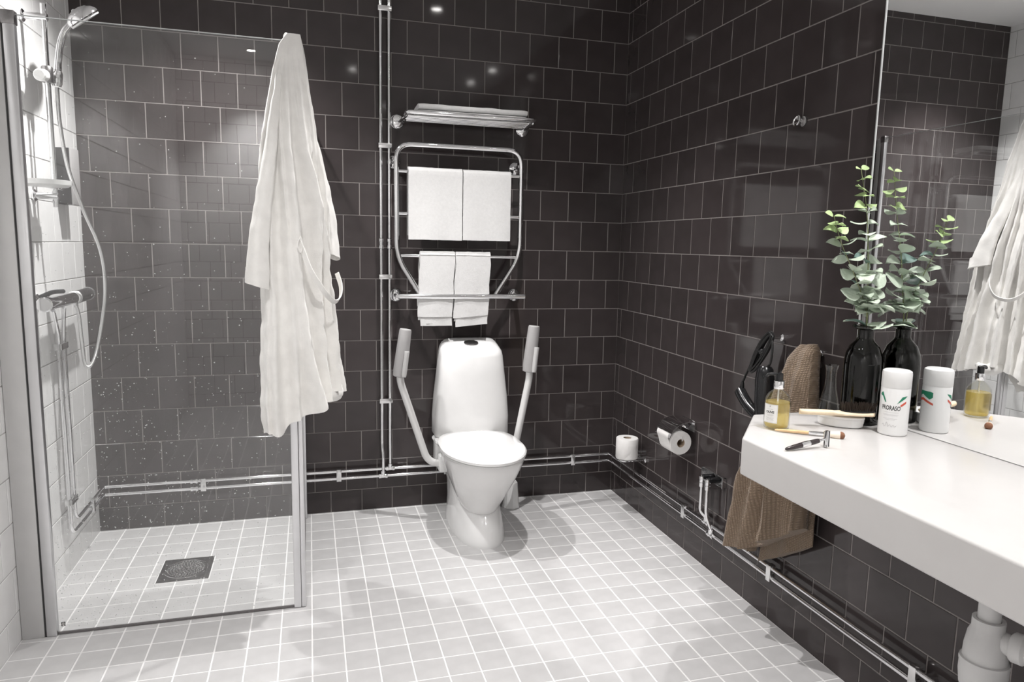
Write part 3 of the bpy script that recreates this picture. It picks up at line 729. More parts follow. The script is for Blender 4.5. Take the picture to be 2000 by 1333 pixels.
# brush holder
bh = thing('toilet_brush_holder', 'small white faceted toilet brush holder on the floor behind the toilet', 'brush holder', (-.622, -.125, 0))
bm = B(); lathe(bm, [(.047, 0), (.049, .004), (.044, .02), (.034, .128), (.031, .133)], (-.622, -.125, 0), seg=8); part('holder', bm, 'white_plastic', bh, angle=25)
bm = B(); lathe(bm, [(.026, .132), (.026, .140), (.022, .143)], (-.622, -.125, 0), seg=16); part('brush_cap', bm, 'white_plastic', bh)

# ------------------------------------------------------------------ toilet paper
sh = thing('spare_roll_holder', 'chrome wall bracket carrying the spare toilet roll', 'roll holder', (-.05, -.36, .25))
bm = B(); tube(bm, fillet([(-.003, -.31, .298), (-.13, -.31, .298), (-.14, -.36, .298), (-.13, -.415, .298), (-.003, -.415, .298)], .02), .004, 8); tube(bm, [(-.085, -.36, .298), (-.085, -.36, .33)], .006, 8); tube(bm, [(-.003, -.36, .298), (-.138, -.36, .298)], .004, 8); part('wire_shelf', bm, 'chrome', sh)
for y in (-.31, -.415):
    bm = B(); lathe(bm, [(.013, 0), (.013, .008), (.008, .012)], (-.0005, y, .298), (-1, 0, 0), 14); part('wall_fixing', bm, 'chrome', sh)
sr = thing('spare_toilet_roll', 'spare toilet roll standing upright on the wall bracket near the corner', 'toilet roll', (-.085, -.362, .302))
c = (-.085, -.362, 0)
bm = B(); lathe(bm, [(.020, .302), (.053, .302), (.0555, .306), (.0555, .401), (.053, .405), (.020, .405)], c, seg=36, cap=False); lathe(bm, [(.020, .302), (.020, .405)], c, seg=24, cap=False); part('paper', bm, 'paper', sr)
bm = B(); lathe(bm, [(.0198, .303), (.0198, .404)], c, seg=24, cap=False); lathe(bm, [(.0185, .303), (.0185, .404)], c, seg=24, cap=False); part('core', bm, 'card', sr)
bm = B(); cc = Vector(c)
def on(a, z, r=.0562): return cc+Vector((math.cos(a)*r, math.sin(a)*r, z))
fl_ = [[on(math.radians(a), .306+(.395-.306)*max(0, (a-232)/(318-232)), .0562), on(math.radians(a), .305, .0562)] for a in range(234, 321, 6)]
rings(bm, fl_, closed=False, cap=False); part('loose_flap', bm, 'paper', sr)
rh = thing('toilet_roll_holder', 'chrome toilet roll holder with a curved lid on the dark wall', 'roll holder', (-.07, -.8, .52))
ry0, ry1, rcz, rcx = -.865, -.735, .528, -.072
bm = B(); prof = [(-.0015, rcz+.078), (-.045, rcz+.080), (-.085, rcz+.068), (-.115, rcz+.045), (-.130, rcz+.012)]
pp = [Vector((x, 0, z)) for x, z in prof]; pp = smooth_path(pp, 5)
rs = []
for y in (ry0-.002, ry1+.002): rs.append([Vector((p.x, y, p.z)) for p in pp]+[Vector((p.x*.985-.0, y, p.z-.0022)) for p in reversed(pp)])
rings(bm, rs); part('lid', bm, 'chrome', rh)
bm = boxes(((-.004, ry0+.01, rcz+.03), (-.0005, ry1-.01, rcz+.08)), bev=.001); part('wall_plate', bm, 'chrome', rh)
bm = B(); tube(bm, fillet([(-.004, ry1+.012, rcz+.06), (-.02, ry1+.012, rcz+.06), (rcx, ry1+.012, rcz), (rcx, ry0-.012, rcz), (rcx-.004, ry0-.014, rcz+.022)], .01), .003, 8); part('roll_wire', bm, 'chrome', rh)
tr_ = thing('toilet_roll', 'toilet roll hanging in the lidded holder with a loose sheet', 'toilet roll', (rcx, -.8, rcz-.05))
c = (rcx-.0, ry0, rcz-.012)
bm = B(); Lr = ry1-ry0-.025
lathe(bm, [(.019, 0), (.050, 0), (.052, .003), (.052, Lr-.003), (.050, Lr), (.019, Lr), (.019, 0)], c, (0, 1, 0), 36, cap=False); part('paper', bm, 'paper', tr_)
bm = B(); lathe(bm, [(.0188, .001), (.0188, Lr-.001), (.0175, Lr-.001), (.0175, .001), (.0188, .001)], c, (0, 1, 0), 24, cap=False); part('core', bm, 'card', tr_)
bm = B(); rs = []
for p in smooth_path([(c[0]-.046, 0, c[2]-.026), (c[0]-.0545, 0, c[2]+.004), (c[0]-.064, 0, c[2]+.030), (c[0]-.060, 0, c[2]+.048)], 5):
    rs.append([Vector((p.x, ry0+.002, p.z)), Vector((p.x, ry0+Lr-.002, p.z))])
rings(bm, rs, closed=False, cap=False); part('loose_sheet', bm, 'paper', tr_)

# ------------------------------------------------------------------ wall hook on the right wall
hk = thing('towel_hook', 'small round dark chrome hook on the dark wall left of the mirror', 'hook', (-.01, -1.43, 1.79))
bm = B(); lathe(bm, [(.017, 0), (.017, .005), (.012, .008)], (-.0005, -1.43, 1.79), (-1, 0, 0), 24); part('base', bm, 'steel', hk)
bm = B(); tube(bm, [(-.03+.004*math.cos(a), -1.43+.0145*math.sin(a)*1, 1.79+.0165*math.cos(a)) for a in [math.radians(x) for x in range(-150, 151, 12)]], .003, 8); cyl(bm, (-.006, -1.43, 1.79), (-.028, -1.43, 1.80), .005, 10); part('hook_ring', bm, 'chrome', hk)

# ------------------------------------------------------------------ hair dryer
hd = thing('hair_dryer', 'black hair dryer with bundled cord hanging on the dark wall beside the counter', 'hair dryer', (-.07, -1.40, .77))
bm = B(); lathe(bm, [(.013, 0), (.013, .006), (.007, .012), (.007, .045), (.010, .05)], (-.0005, -1.402, 1.050), (-1, 0, .12), 16); pg = thing('wall_peg', 'small chrome wall peg behind the hair dryer cord', 'hook', (-.0005, -1.402, 1.05), 'chrome wall pegs'); part('peg', bm, 'chrome', pg)
bm = B(); lathe(bm, [(.026, -.02), (.031, 0), (.033, .06), (.033, .13), (.028, .165), (.02, .175)], (-.075, -1.425, .775), (.05, .12, 1), 24); part('barrel', bm, 'black', hd)
bm = B(); tube(bm, smooth_path([(-.075, -1.272, .838), (-.078, -1.295, .822), (-.080, -1.345, .79), (-.078, -1.405, .765), (-.076, -1.43, .757)], 6), [.012]*2+[.021]*23, 16); part('handle', bm, 'black', hd)
bm = B(); lathe(bm, [(.0075, 0), (.0085, .01), (.006, .028)], (-.073, -1.283, .842), (0, -.15, 1), 12); part('strain_relief', bm, 'black_matt', hd)
bm = B(); rd = random.Random(5)
top_, bot_ = Vector((-.050, -1.404, 1.066)), Vector((-.066, -1.322, .925))
for k in range(6):
    a_, b_ = top_+Vector((rd.uniform(-.004, .004), rd.uniform(-.006, .006), rd.uniform(-.006, .006))), bot_+Vector((rd.uniform(-.01, .006), rd.uniform(-.014, .014), rd.uniform(-.012, .012)))
    ax_ = (a_-b_)/2; sd_ = Vector((rd.uniform(-.35, .35), .85, .45)).normalized()*rd.uniform(.012, .024)
    tube(bm, [(a_+b_)/2+ax_*math.cos(t_)+sd_*math.sin(t_)*(1+.25*math.cos(t_)) for t_ in [2*math.pi*q/26 for q in range(26)]], .0040, 7, loop=True)
tube(bm, smooth_path([(-.050, -1.404, 1.060), (-.058, -1.425, 1.02), (-.066, -1.432, .97), (-.070, -1.42, .945)], 6), .0042, 7)
tube(bm, smooth_path([(-.066, -1.312, .93), (-.07, -1.302, .905), (-.072, -1.292, .882), (-.073, -1.287, .868)], 6), .0042, 7)
part('cord', bm, 'black_matt', hd)
bm = B(); lathe(bm, [(.014, 0), (.016, .004), (.016, .012), (.012, .016)], (-.055, -1.37, .99), (-.2, .3, 1), 12); part('cord_tie', bm, 'black', hd)

# ------------------------------------------------------------------ brown towel on the right wall
bt = thing('brown_towel', 'brown waffle-weave towel hanging between the hair dryer and the counter', 'towel', (-.06, -1.55, .25))
bm = B(); lathe(bm, [(.013, 0), (.013, .006), (.007, .012), (.007, .045), (.010, .05)], (-.0005, -1.600, 1.022), (-1, 0, .12), 16); pg = thing('wall_peg', 'small chrome wall peg carrying the brown towel', 'hook', (-.0005, -1.6, 1.022), 'chrome wall pegs'); part('peg', bm, 'chrome', pg)
def drape(levels, hem, seed, nfold, nang=56, nz=46, inner=None):
    """hanging cloth as a folded closed loop. levels: z, cx, cy, half_y, half_x ; hem(u)->z of the bottom, u in -1..1 across Y"""
    bm = B(); rs = []; ztop = levels[0][0]
    for j in range(nz+1):
        ring = []
        for k in range(nang):
            a = 2*math.pi*k/nang; c, s = math.cos(a), math.sin(a)
            zb = hem(c)
            z = ztop+(zb-ztop)*(j/nz)
            for p, q in zip(levels, levels[1:]):
                if p[0] >= z >= q[0] or q is levels[-1]:
                    t = min(1, max(0, (p[0]-z)/(p[0]-q[0]))); L = [x+(y-x)*t for x, y in zip(p[1:], q[1:])]; break
            grow = min(1, j/nz*2.2)
            f = 1+.50*grow*math.sin(nfold*a+seed+z*1.5)+.18*grow*math.sin((2*nfold+1)*a+seed*2+z*3)
            x = L[0]+L[3]*s*(f if s < 0 else 1)
            y = L[1]+L[2]*c
            ring.append(Vector((min(x, -.006), y, z)))
        rs.append(ring)
    rings(bm, rs); cloth_noise(bm, .004, 14, seed); return bm
bm = drape([(1.056, -.045, -1.612, .016, .016), (1.035, -.05, -1.612, .030, .030), (.95, -.06, -1.600, .055, .044), (.80, -.07, -1.600, .082, .050), (.60, -.085, -1.570, .115, .058), (.25, -.095, -1.545, .150, .062)],
           lambda u: .275+.19*max(0, (-u+1)/2)**1.2, 1.3, 7, nang=84)
part('front_fall', bm, 'brown', bt)
bm = drape([(1.05, -.05, -1.590, .02, .018), (1.0, -.055, -1.560, .045, .028), (.93, -.06, -1.535, .04, .03), (.80, -.07, -1.500, .045, .035), (.55, -.08, -1.408, .060, .040), (.25, -.085, -1.362, .070, .042)],
           lambda u: .262-.012*u, 4.1, 3)
part('side_fall', bm, 'brown', bt)
bm = drape([(.75, -.035, -1.59, .06, .015), (.55, -.04, -1.57, .11, .02), (.2, -.045, -1.55, .135, .022)],
           lambda u: .225+.17*max(0, (-u+1)/2), 2.2, 4)
part('back_fall', bm, 'brown', bt)

# ------------------------------------------------------------------ bathrobe
ro = thing('bathrobe', 'cream linen bathrobe hanging over the corner of the shower glass', 'bathrobe', (-1.65, -.95, .7))
RC = Vector((-1.640, -.955))
def tab(T, z):
    for a, b in zip(T, T[1:]):
        if a[0] >= z >= b[0]:
            t = (a[0]-z)/(a[0]-b[0]); return a[1]+(b[1]-a[1])*t
    return T[-1][1] if z < T[-1][0] else T[0][1]
LT = [(2.04, .030), (2.0, .058), (1.92, .080), (1.80, .102), (1.66, .124), (1.50, .132), (1.30, .133), (1.10, .133), (.95, .140), (.80, .146), (.69, .138)]
BT = [(2.04, .02), (1.95, .05), (1.80, .085), (1.60, .13), (1.40, .17), (1.2, .19), (1.0, .215), (.8, .245), (.69, .25)]
TT = [(2.04, .006), (2.0, .018), (1.90, .036), (1.80, .050), (1.60, .078), (1.40, .098), (1.25, .100), (1.1, .108), (.95, .122), (.80, .142), (.69, .15)]
RIDGES = [(.045, .026, .42), (.130, .030, .44), (.215, .020, .30), (.300, .034, .52), (.400, .020, .36), (.470, .026, .52), (.555, .020, .28), (.635, .034, .48), (.740, .024, .36), (.835, .030, .44), (.93, .026, .34)]
def robe_ring(z, sfold, gap=.012):
    L, Bk, T = tab(LT, z), tab(BT, z), tab(TT, z)
    n_out, n_in = 110, 30; pts = []
    for k in range(n_out+1):
        s = k/n_out
        # pleats: ridges gathered at the hanging point and spreading downwards
        w = math.sin(s*math.pi); dep = min(1, (2.04-z)*2.2); f = .56
        for q, (c0, wd, am) in enumerate(RIDGES):
            cz = c0+.018*math.sin(z*(2.3+.5*q)+q*1.9)+.010*math.sin(z*7.1+q)
            f += am*dep*math.exp(-((s-cz)/wd)**2)
        f += (1-dep)*.3
        rad = T*f*(.42+.58*w**.6)
        # L-shaped centre line rounded at the corner
        tot = L+Bk; d = s*tot
        if d < L: base = Vector((RC.x-L+d, RC.y)); nrm = Vector((0, -1))
        else: base = Vector((RC.x, RC.y+d-L)); nrm = Vector((1, 0))
        ang = max(-1, min(1, (d-L)/max(.03, min(L, Bk)*.75)))   # blend the normal round the corner
        th = -math.pi/2+(ang+1)/2*(math.pi/2)
        nrm = Vector((math.cos(th), math.sin(th)))
        pts.append(base+nrm*(gap*.6+rad))
    for k in range(n_in+1):
        s = 1-k/n_in; d = s*(L+Bk)
        if d < L: pts.append(Vector((RC.x-L+d+.002, RC.y-gap*.35)))
        else: pts.append(Vector((RC.x+gap*.35, RC.y+d-L-.002)))
    return pts
HEM = [(0, .690), (.14, .700), (.22, .738), (.34, .790), (.46, .832), (.58, .812), (.80, .778), (1.01, .765)]
def hem(s):
    # s 0 = left tip, 1 = rear tip
    for a, b in zip(HEM, HEM[1:]):
        if a[0] <= s <= b[0]: return a[1]+(b[1]-a[1])*(s-a[0])/(b[0]-a[0])
    return .765
bm = B(); rs = []; NZ = 110
n_out, n_in = 110, 30
for j in range(NZ+1):
    t = j/NZ
    ring = []
    # every column has its own hem height
    for k in range(n_out+n_in+2):
        s = k/n_out if k <= n_out else 1-(k-n_out-1)/n_in
        z = 2.036+(hem(s)+(.006*math.sin(s*40))-2.036)*t
        ring.append((k, z))
    cache = {}
    row = []
    for k, z in ring:
        key = round(z, 3)
        if key not in cache: cache[key] = robe_ring(z, 0)
        p = cache[key][k]; row.append(Vector((p.x, p.y, z)))
    rs.append(row)
rings(bm, rs, cap=False)
# close top
bmesh.ops.holes_fill(bm, edges=[e for e in bm.edges if e.is_boundary and all(v.co.z > 2.0 for v in e.verts)], sides=0)
for v in bm.verts:
    q = v.co; k = min(1, (2.04-q.z)*2)
    nn = noise.noise(Vector((q.x*15, q.y*15, q.z*4.5)))*.014+noise.noise(Vector((q.x*40, q.y*40, q.z*22)))*.0055+noise.noise(q*70)*.0016
    d = Vector((q.x-(RC.x-.03), q.y-(RC.y+.03), 0))
    if d.length > .02 and (q.x > RC.x+.012 or q.y < RC.y-.012): v.co += d.normalized()*nn*k
part('robe_body', bm, 'robe', ro, angle=70)
def sleeve(path, wid, thk, dirs, seed, nfold=3):
    bm = B(); P_ = smooth_path(path, 8); n = len(P_); rs = []
    dv = Vector(dirs[0]).normalized(); dn = Vector(dirs[1]).normalized()
    for i, p in enumerate(P_):
        t = i/(n-1); w = wid[0]+(wid[1]-wid[0])*t; h = thk[0]+(thk[1]-thk[0])*t
        rs.append([p+dv*w*math.cos(a)+dn*h*math.sin(a)*(1+.18*math.sin(nfold*a+seed+t*2))+Vector((0, 0, -.012*math.cos(a)*t)) for a in [2*math.pi*k/36 for k in range(36)]])
    # turned-in cuff
    e = rs[-1]; c = sum(e, Vector())/36
    rs.append([c+(p-c)*.93+Vector((0, 0, .002)) for p in e]); rs.append([c+(p-c)*.90+Vector((0, 0, .05)) for p in e])
    rings(bm, rs); cloth_noise(bm, .004, 22, seed); return bm
bm = sleeve([(-1.700, -.985, 1.90), (-1.722, -1.005, 1.72), (-1.750, -1.025, 1.52), (-1.772, -1.035, 1.36), (-1.782, -1.035, 1.205)], (.010, .040), (.012, .030), ((1, -.1, 0), (0, -1, 0)), 1)
part('left_sleeve', bm, 'robe', ro, angle=70)
bm = sleeve([(-1.632, -.962, 1.84), (-1.596, -.945, 1.70), (-1.562, -.915, 1.55), (-1.540, -.875, 1.42), (-1.532, -.85, 1.300)], (.010, .052), (.010, .022), ((.25, 1, 0), (1, -.25, 0)), 3)
part('right_sleeve', bm, 'robe', ro, angle=70)
def ribbon(path, w, th, wdir):
    bm = B(); P_ = smooth_path(path, 8); rs = []; wd = Vector(wdir).normalized()
    for i, p in enumerate(P_):
        t = (P_[min(i+1, len(P_)-1)]-P_[max(i-1, 0)]).normalized(); side = (wd-t*wd.dot(t)).normalized(); nn = t.cross(side)
        rs.append([p+side*w+nn*th, p-side*w+nn*th, p-side*w-nn*th, p+side*w-nn*th])
    rings(bm, rs); return bm
bm = ribbon([(-1.648, -1.070, 1.36), (-1.632, -1.080, 1.318), (-1.612, -1.085, 1.262), (-1.584, -1.075, 1.213), (-1.556, -1.055, 1.172), (-1.531, -1.02, 1.150), (-1.512, -.97, 1.162), (-1.508, -.94, 1.20), (-1.520, -.92, 1.245)], .0085, .0018, (.5, -.3, .9))
part('belt', bm, 'robe', ro)
bm = ribbon([(-1.640, -1.078, 1.372), (-1.634, -1.083, 1.345), (-1.641, -1.088, 1.318), (-1.650, -1.083, 1.345), (-1.640, -1.078, 1.372)], .002, .0015, (0, -1, 0))
part('belt_loop', bm, 'robe', ro)
bm = B(); tube(bm, smooth_path([(-1.655, -.955, 2.028), (-1.675, -.945, 2.040), (-1.682, -.93, 2.032), (-1.672, -.915, 2.026), (-1.655, -.93, 2.032)], 6), .003, 7); part('hanger_loop', bm, 'robe', ro)
# turned-up end at the right of the hem
bm = B(); pth = smooth_path([(-1.590, -.980, .835), (-1.560, -.968, .818), (-1.532, -.942, .812), (-1.518, -.905, .832)], 8); tube(bm, pth, [.012+.020*math.sin(math.pi*min(1, (i+2)/len(pth))) for i in range(len(pth))], 18)
cloth_noise(bm, .006, 30, 4); part('rolled_hem', bm, 'robe', ro, angle=70)

# ------------------------------------------------------------------ things on the counter
ZT = CT+.0008
# dark vase
va = thing('glass_vase', 'dark smoked glass bottle vase holding eucalyptus beside the mirror', 'vase', (-.082, -1.873, ZT))
c = (-.082, -1.873, ZT)
outer = [(.048, 0), (.052, .004), (.052, .02), (.052, .17), (.050, .195), (.040, .222), (.024, .240), (.0205, .248), (.0205, .270), (.034, .276), (.036, .280), (.033, .284)]
innr = [(.017, .282), (.017, .248), (.022, .236), (.037, .218), (.047, .193), (.0485, .17), (.0485, .012), (.002, .010)]
bm = B(); lathe(bm, outer+innr, c, seg=40); part('bottle', bm, 'bottle_glass', va)
bm = B(); lathe(bm, [(.030, .0005), (.0515, .0008), (.0515, .009), (.030, .009)], c, seg=40); part('base', bm, 'bottle_glass', va)
# eucalyptus
def leaf_mesh(name, L, W, m, cup):
    v, f = [], []; n, k = 7, 4
    for i in range(n+1):
        t = i/n; w = W*math.sin(math.pi*min(1, t**.8))**.65*(1 if i < n else 0)
        if i == 0: w = W*.12
        for j in range(k+1):
            s = j/k*2-1
            v.append((s*w, t*L, cup*(1-s*s)*-.5*W+cup*W*.6*math.sin(t*math.pi)-.25*cup*L*t*t))
    for i in range(n):
        for j in range(k):
            a = i*(k+1)+j; f.append((a, a+1, a+k+2, a+k+1))
    me = bpy.data.meshes.new(name); me.from_pydata(v, [], f); me.materials.append(M[m])
    for p in me.polygons: p.use_smooth = True
    return me
LM = {(m, q): leaf_mesh('leaf', 1, .48+.05*q, m, (.35, .6, -.3)[q]) for m in ('leaf', 'leaf_young', 'leaf_dark') for q in range(3)}
def branch(label, path, seed, r0, tipfrac=.25, size=(.036, .017), nodes=11, start=.12):
    rd = random.Random(seed)
    t = thing('eucalyptus_branch', label, 'plant', path[0], 'eucalyptus branches in the vase')
    P_ = smooth_path(path, 12); bm = B(); n = len(P_); tube(bm, P_, [r0*(1-.7*i/n) for i in range(n)], 7); part('stem', bm, 'stem', t)
    bl = Vector(path[0]); az = rd.uniform(0, 3)
    for i in range(nodes):
        f = start+(1-start)*(i/(nodes-1))**.92
        p = P_[min(n-1, int(f*(n-1)))]; q = P_[max(0, int(f*(n-1))-2)]
        tdir = (p-q).normalized()
        sz = size[0]+(size[1]-size[0])*(i/(nodes-1))
        az += math.pi/2+rd.uniform(-.35, .35)
        for s in (0, 1, 2) if i in (1, 2, 4) else (0, 1):
            a = az+s*math.pi+rd.uniform(-.4, .4) if s < 2 else az+1.57
            d = Vector((math.cos(a), math.sin(a), rd.uniform(-.15, .45))).normalized()
            mname = 'leaf_young' if i/(nodes-1) > 1-tipfrac else ('leaf_dark' if rd.random() < .12 else 'leaf')
            o = bpy.data.objects.new('leaf', LM[(mname, rd.randrange(3))]); COL.objects.link(o); o.parent = t
            upn = (Vector((rd.uniform(-.6, .6), rd.uniform(-.9, .1), 1))).normalized()
            x = d.cross(upn).normalized(); z = x.cross(d)
            sc = sz*rd.uniform(.85, 1.2)
            o.matrix_basis = Matrix.Translation(p-bl+d*.002) @ Matrix((x, d, z)).transposed().to_4x4() @ Matrix.Diagonal((sc, sc, sc, 1))
    return t
branch('tall eucalyptus branch rising straight from the dark vase', [(-.080, -1.872, ZT+.03), (-.080, -1.872, ZT+.285), (-.077, -1.862, 1.24), (-.073, -1.845, 1.36), (-.068, -1.820, 1.48), (-.074, -1.792, 1.595)], 3, .0024, size=(.060, .024), nodes=18, start=.215)
branch('shorter eucalyptus branch leaning left out of the dark vase', [(-.084, -1.876, ZT+.03), (-.084, -1.876, ZT+.285), (-.100, -1.873, 1.22), (-.140, -1.870, 1.30), (-.185, -1.866, 1.38), (-.214, -1.862, 1.455)], 8, .0022, size=(.056, .027), nodes=15, start=.215, tipfrac=.22)
# clear glass carafe
cg = thing('glass_carafe', 'small clear waisted glass carafe between the brown towel and the dark vase', 'carafe', (-.095, -1.765, ZT))
c = (-.095, -1.765, ZT)
bm = B(); lathe(bm, [(.028, 0), (.031, .003), (.0305, .018), (.025, .045), (.018, .080), (.0155, .110), (.0165, .135), (.021, .150), (.0195, .150), (.015, .135), (.0138, .110), (.0163, .080), (.0232, .046), (.0285, .018), (.028, .010), (.002, .009)], c, seg=32); part('vessel', bm, 'clear', cg)
# soap bottle
sx, sy = -.372, -1.888
sbt = thing('soap_bottle', 'glass pump bottle of yellow liquid soap at the cut corner of the counter', 'soap bottle', (sx, sy, ZT))
c = (sx, sy, ZT)
bm = B(); lathe(bm, [(.028, 0), (.0335, .004), (.0345, .012), (.0345, .072), (.0325, .086), (.026, .098), (.017, .106), (.013, .110), (.013, .118), (.0118, .118), (.0118, .110), (.0155, .1045), (.0245, .0965), (.0308, .085), (.0327, .072), (.0327, .012), (.030, .006), (.002, .005)], c, seg=40); part('glass', bm, 'clear', sbt)
bm = B(); lathe(bm, [(.002, .0055), (.0295, .0063), (.0322, .012), (.0322, .070), (.0318, .076), (.002, .0762)], c, seg=40); part('liquid', bm, 'soap', sbt)
bm = B(); lathe(bm, [(.0132, .112), (.0138, .113), (.0138, .133), (.0132, .134)], c, seg=24); part('collar', bm, 'chrome', sbt)
bm = B(); lathe(bm, [(.009, .134), (.0095, .136), (.0095, .154), (.006, .156)], c, seg=20)
dv = Vector((-.86, .28, 0)).normalized(); tube(bm, smooth_path([Vector(c)+Vector((0, 0, .151)), Vector(c)+dv*.016+Vector((0, 0, .153)), Vector(c)+dv*.030+Vector((0, 0, .1515)), Vector(c)+dv*.036+Vector((0, 0, .146))], 5), .0042, 10); part('pump', bm, 'black', sbt)
bm = B(); tube(bm, [(sx, sy, ZT+.012), (sx, sy, ZT+.112)], .0022, 8); part('dip_tube', bm, 'white_plastic', sbt)
def wrap(me_pts, c, r, ang0):
    """flat (u,v) metres -> on a cylinder; ang0 = direction that u=0 faces"""
    out = []
    for u, v in me_pts:
        a = ang0+u/r; out.append(Vector((c[0]+math.cos(a)*r, c[1]+math.sin(a)*r, c[2]+v)))
    return out
def cyl_patch(bm, c, r, ang0, u0, u1, v0, v1, n=14):
    rs = [wrap([(u0+(u1-u0)*i/n, v0), (u0+(u1-u0)*i/n, v1)], c, r, ang0) for i in range(n+1)]
    rings(bm, rs, closed=False, cap=False)
def cyl_poly(bm, c, r, ang0, poly, n=8):
    """quad strip between two polylines given as list of (u, vlow, vhigh)"""
    pts = []
    for (a, b) in zip(poly, poly[1:]):
        for k in range(n): t = k/n; pts.append([a[i]+(b[i]-a[i])*t for i in range(3)])
    pts.append(poly[-1])
    rings(bm, [wrap([(p[0], p[1]), (p[0], p[2])], c, r, ang0) for p in pts], closed=False, cap=False)
def text_bm(body, size, c, r, ang0, u0, v0, sx=1.0, bold=0.0, slant=0, align='LEFT'):
    cu = bpy.data.curves.new('lettering', 'FONT'); cu.body = body; cu.size = size; cu.align_x = align; cu.offset = bold; cu.resolution_u = 2; cu.shear = slant
    tmp = bpy.data.objects.new('lettering_tmp', cu); COL.objects.link(tmp)
    dg = bpy.context.evaluated_depsgraph_get(); dg.update()
    me = bpy.data.meshes.new_from_object(tmp.evaluated_get(dg)); bpy.data.objects.remove(tmp, do_unlink=True)
    bm = B(); bm.from_mesh(me); bpy.data.meshes.remove(me)
    bmesh.ops.subdivide_edges(bm, edges=[e for e in bm.edges if e.calc_length() > size*.35], cuts=2)
    pts = wrap([(u0+v.co.x*sx, v0+v.co.y) for v in bm.verts], c, r, ang0)
    for v, p in zip(bm.verts, pts): v.co = p
    return bm
toCam = math.atan2(CAM.y-sy, CAM.x-sx)
a0 = toCam-.55
bm = B(); cyl_patch(bm, c, .0350, a0, -.021, .021, .020, .072); lb = part('label', bm, 'label', sbt, 'white paper label')
bm = B()
for (u0, u1, v0, v1) in ((-.020, .020, .0208, .0213), (-.020, .020, .0707, .0712), (-.020, -.0195, .0208, .0712), (.0195, .020, .0208, .0712)): cyl_patch(bm, c, .0352, a0, u0, u1, v0, v1)
part('label_border', bm, 'ink_soft', lb)
part('lettering', text_bm('OLIVE', .0085, c, .0353, a0, 0, .0475, 1.05, .0003, align='CENTER'), 'ink', lb)
bm = B()
for v, w in ((.058, .009), (.0425, .011), (.040, .008), (.034, .012), (.031, .010), (.028, .012)): cyl_patch(bm, c, .0352, a0, -w, w, v, v+.0006)
cyl_patch(bm, c, .0352, a0, -.0016, .0016, .0645, .068); part('small_print', bm, 'ink_soft', lb)
# shaving foam can
fx, fy, frad = -.086, -2.003, .0365
can = thing('shaving_foam_can', 'white shaving foam can with green and red print against the mirror', 'can', (fx, fy, ZT))
c = (fx, fy, ZT)
bm = B(); lathe(bm, [(.0345, 0), (.0362, .002), (frad, .006), (frad, .128), (.036, .130)], c, seg=48); part('can_body', bm, 'white_plastic', can)
bm = B(); lathe(bm, [(.0362, .1302), (.0368, .1312), (.0368, .168), (.0355, .174), (.031, .177), (.002, .178)], c, seg=48); part('cap', bm, 'white_plastic', can)
tc_ = math.atan2(CAM.y-fy, CAM.x-fx)
a1 = tc_-.22
rr_ = frad+.0003
bm = B(); cyl_poly(bm, c, rr_, a1, [(.014, .089, .0895), (.026, .098, .108), (.034, .104, .110), (.040, .110, .111)]); cyl_poly(bm, c, rr_, a1, [(-.013, .090, .0905), (-.0165, .091, .100), (-.026, .106, .118), (-.034, .108, .112)])
for s_ in (1,): cyl_poly(bm, c, rr_, a1+math.pi*.92, [(-.030, .098, .112), (-.022, .092, .114), (0, .104, .114), (.022, .094, .113), (.034, .084, .100)])
part('green_band', bm, 'green', can)
bm = B(); cyl_poly(bm, c, rr_, a1, [(.0225, .0805, .0865), (.030, .085, .092), (.038, .091, .097)]); cyl_poly(bm, c, rr_, a1+math.pi*.92, [(-.032, .076, .082), (-.002, .088, .095), (.026, .080, .088)]); part('red_band', bm, 'red', can)
part('lettering', text_bm('PRORASO', .0175, c, rr_, a1, -.0005, .0705, .62, .0004, align='CENTER'), 'ink', can)
bm = B()
for v, w in ((.064, .020), (.058, .020), (.0555, .018), (.047, .018), (.044, .012)): cyl_patch(bm, c, rr_, a1, -w, w, v, v+.0007)
part('small_print', bm, 'grey_light', can)
bm = B(); P_ = []
for k in range(60): t_ = k/59; P_.append(wrap([(-.019+.036*t_, .028+.004*math.sin(t_*26)*(1-t_*.5)+(.006 if .25 < t_ < .42 else 0)*math.sin((t_-.25)*18))], c, rr_+.0002, a1)[0])
tube(bm, P_, .00035, 5); part('signature', bm, 'ink_soft', can)
# white oval dish with the hairbrush on it
vd = Vector((.66, .75, 0)); vx = Vector((.75, -.66, 0))
dc = Vector((-.168, -1.900, ZT))
dsh = thing('soap_tray', 'white oval lidded dish below the hairbrush', 'dish', tuple(dc))
def oval(a, b, z, n=44): return [dc+vx*a*math.cos(2*math.pi*k/n)+vd*b*math.sin(2*math.pi*k/n)+Vector((0, 0, z)) for k in range(n)]
bm = B(); rings(bm, [oval(.054, .027, 0), oval(.058, .030, .003), oval(.061, .032, .020), oval(.060, .0315, .0235)]); part('dish_base', bm, 'white_plastic', dsh)
bm = B(); rings(bm, [oval(.0615, .0325, .0240), oval(.062, .033, .026), oval(.0615, .0325, .0300), oval(.055, .028, .0315)]); part('dish_lid', bm, 'white_plastic', dsh)
hz = ZT+.0335
hb = thing('hairbrush', 'pale wooden hairbrush with dark bristles lying on the white dish', 'hairbrush', (-.18, -1.89, hz))
h0, h1 = Vector((-.292, -1.880, hz+.0082)), Vector((-.100, -1.953, hz+.0082)); hdir = (h1-h0).normalized(); hside = Vector((0, 0, 1)).cross(hdir)
bm = B(); rs = []; HL = (h1-h0).length
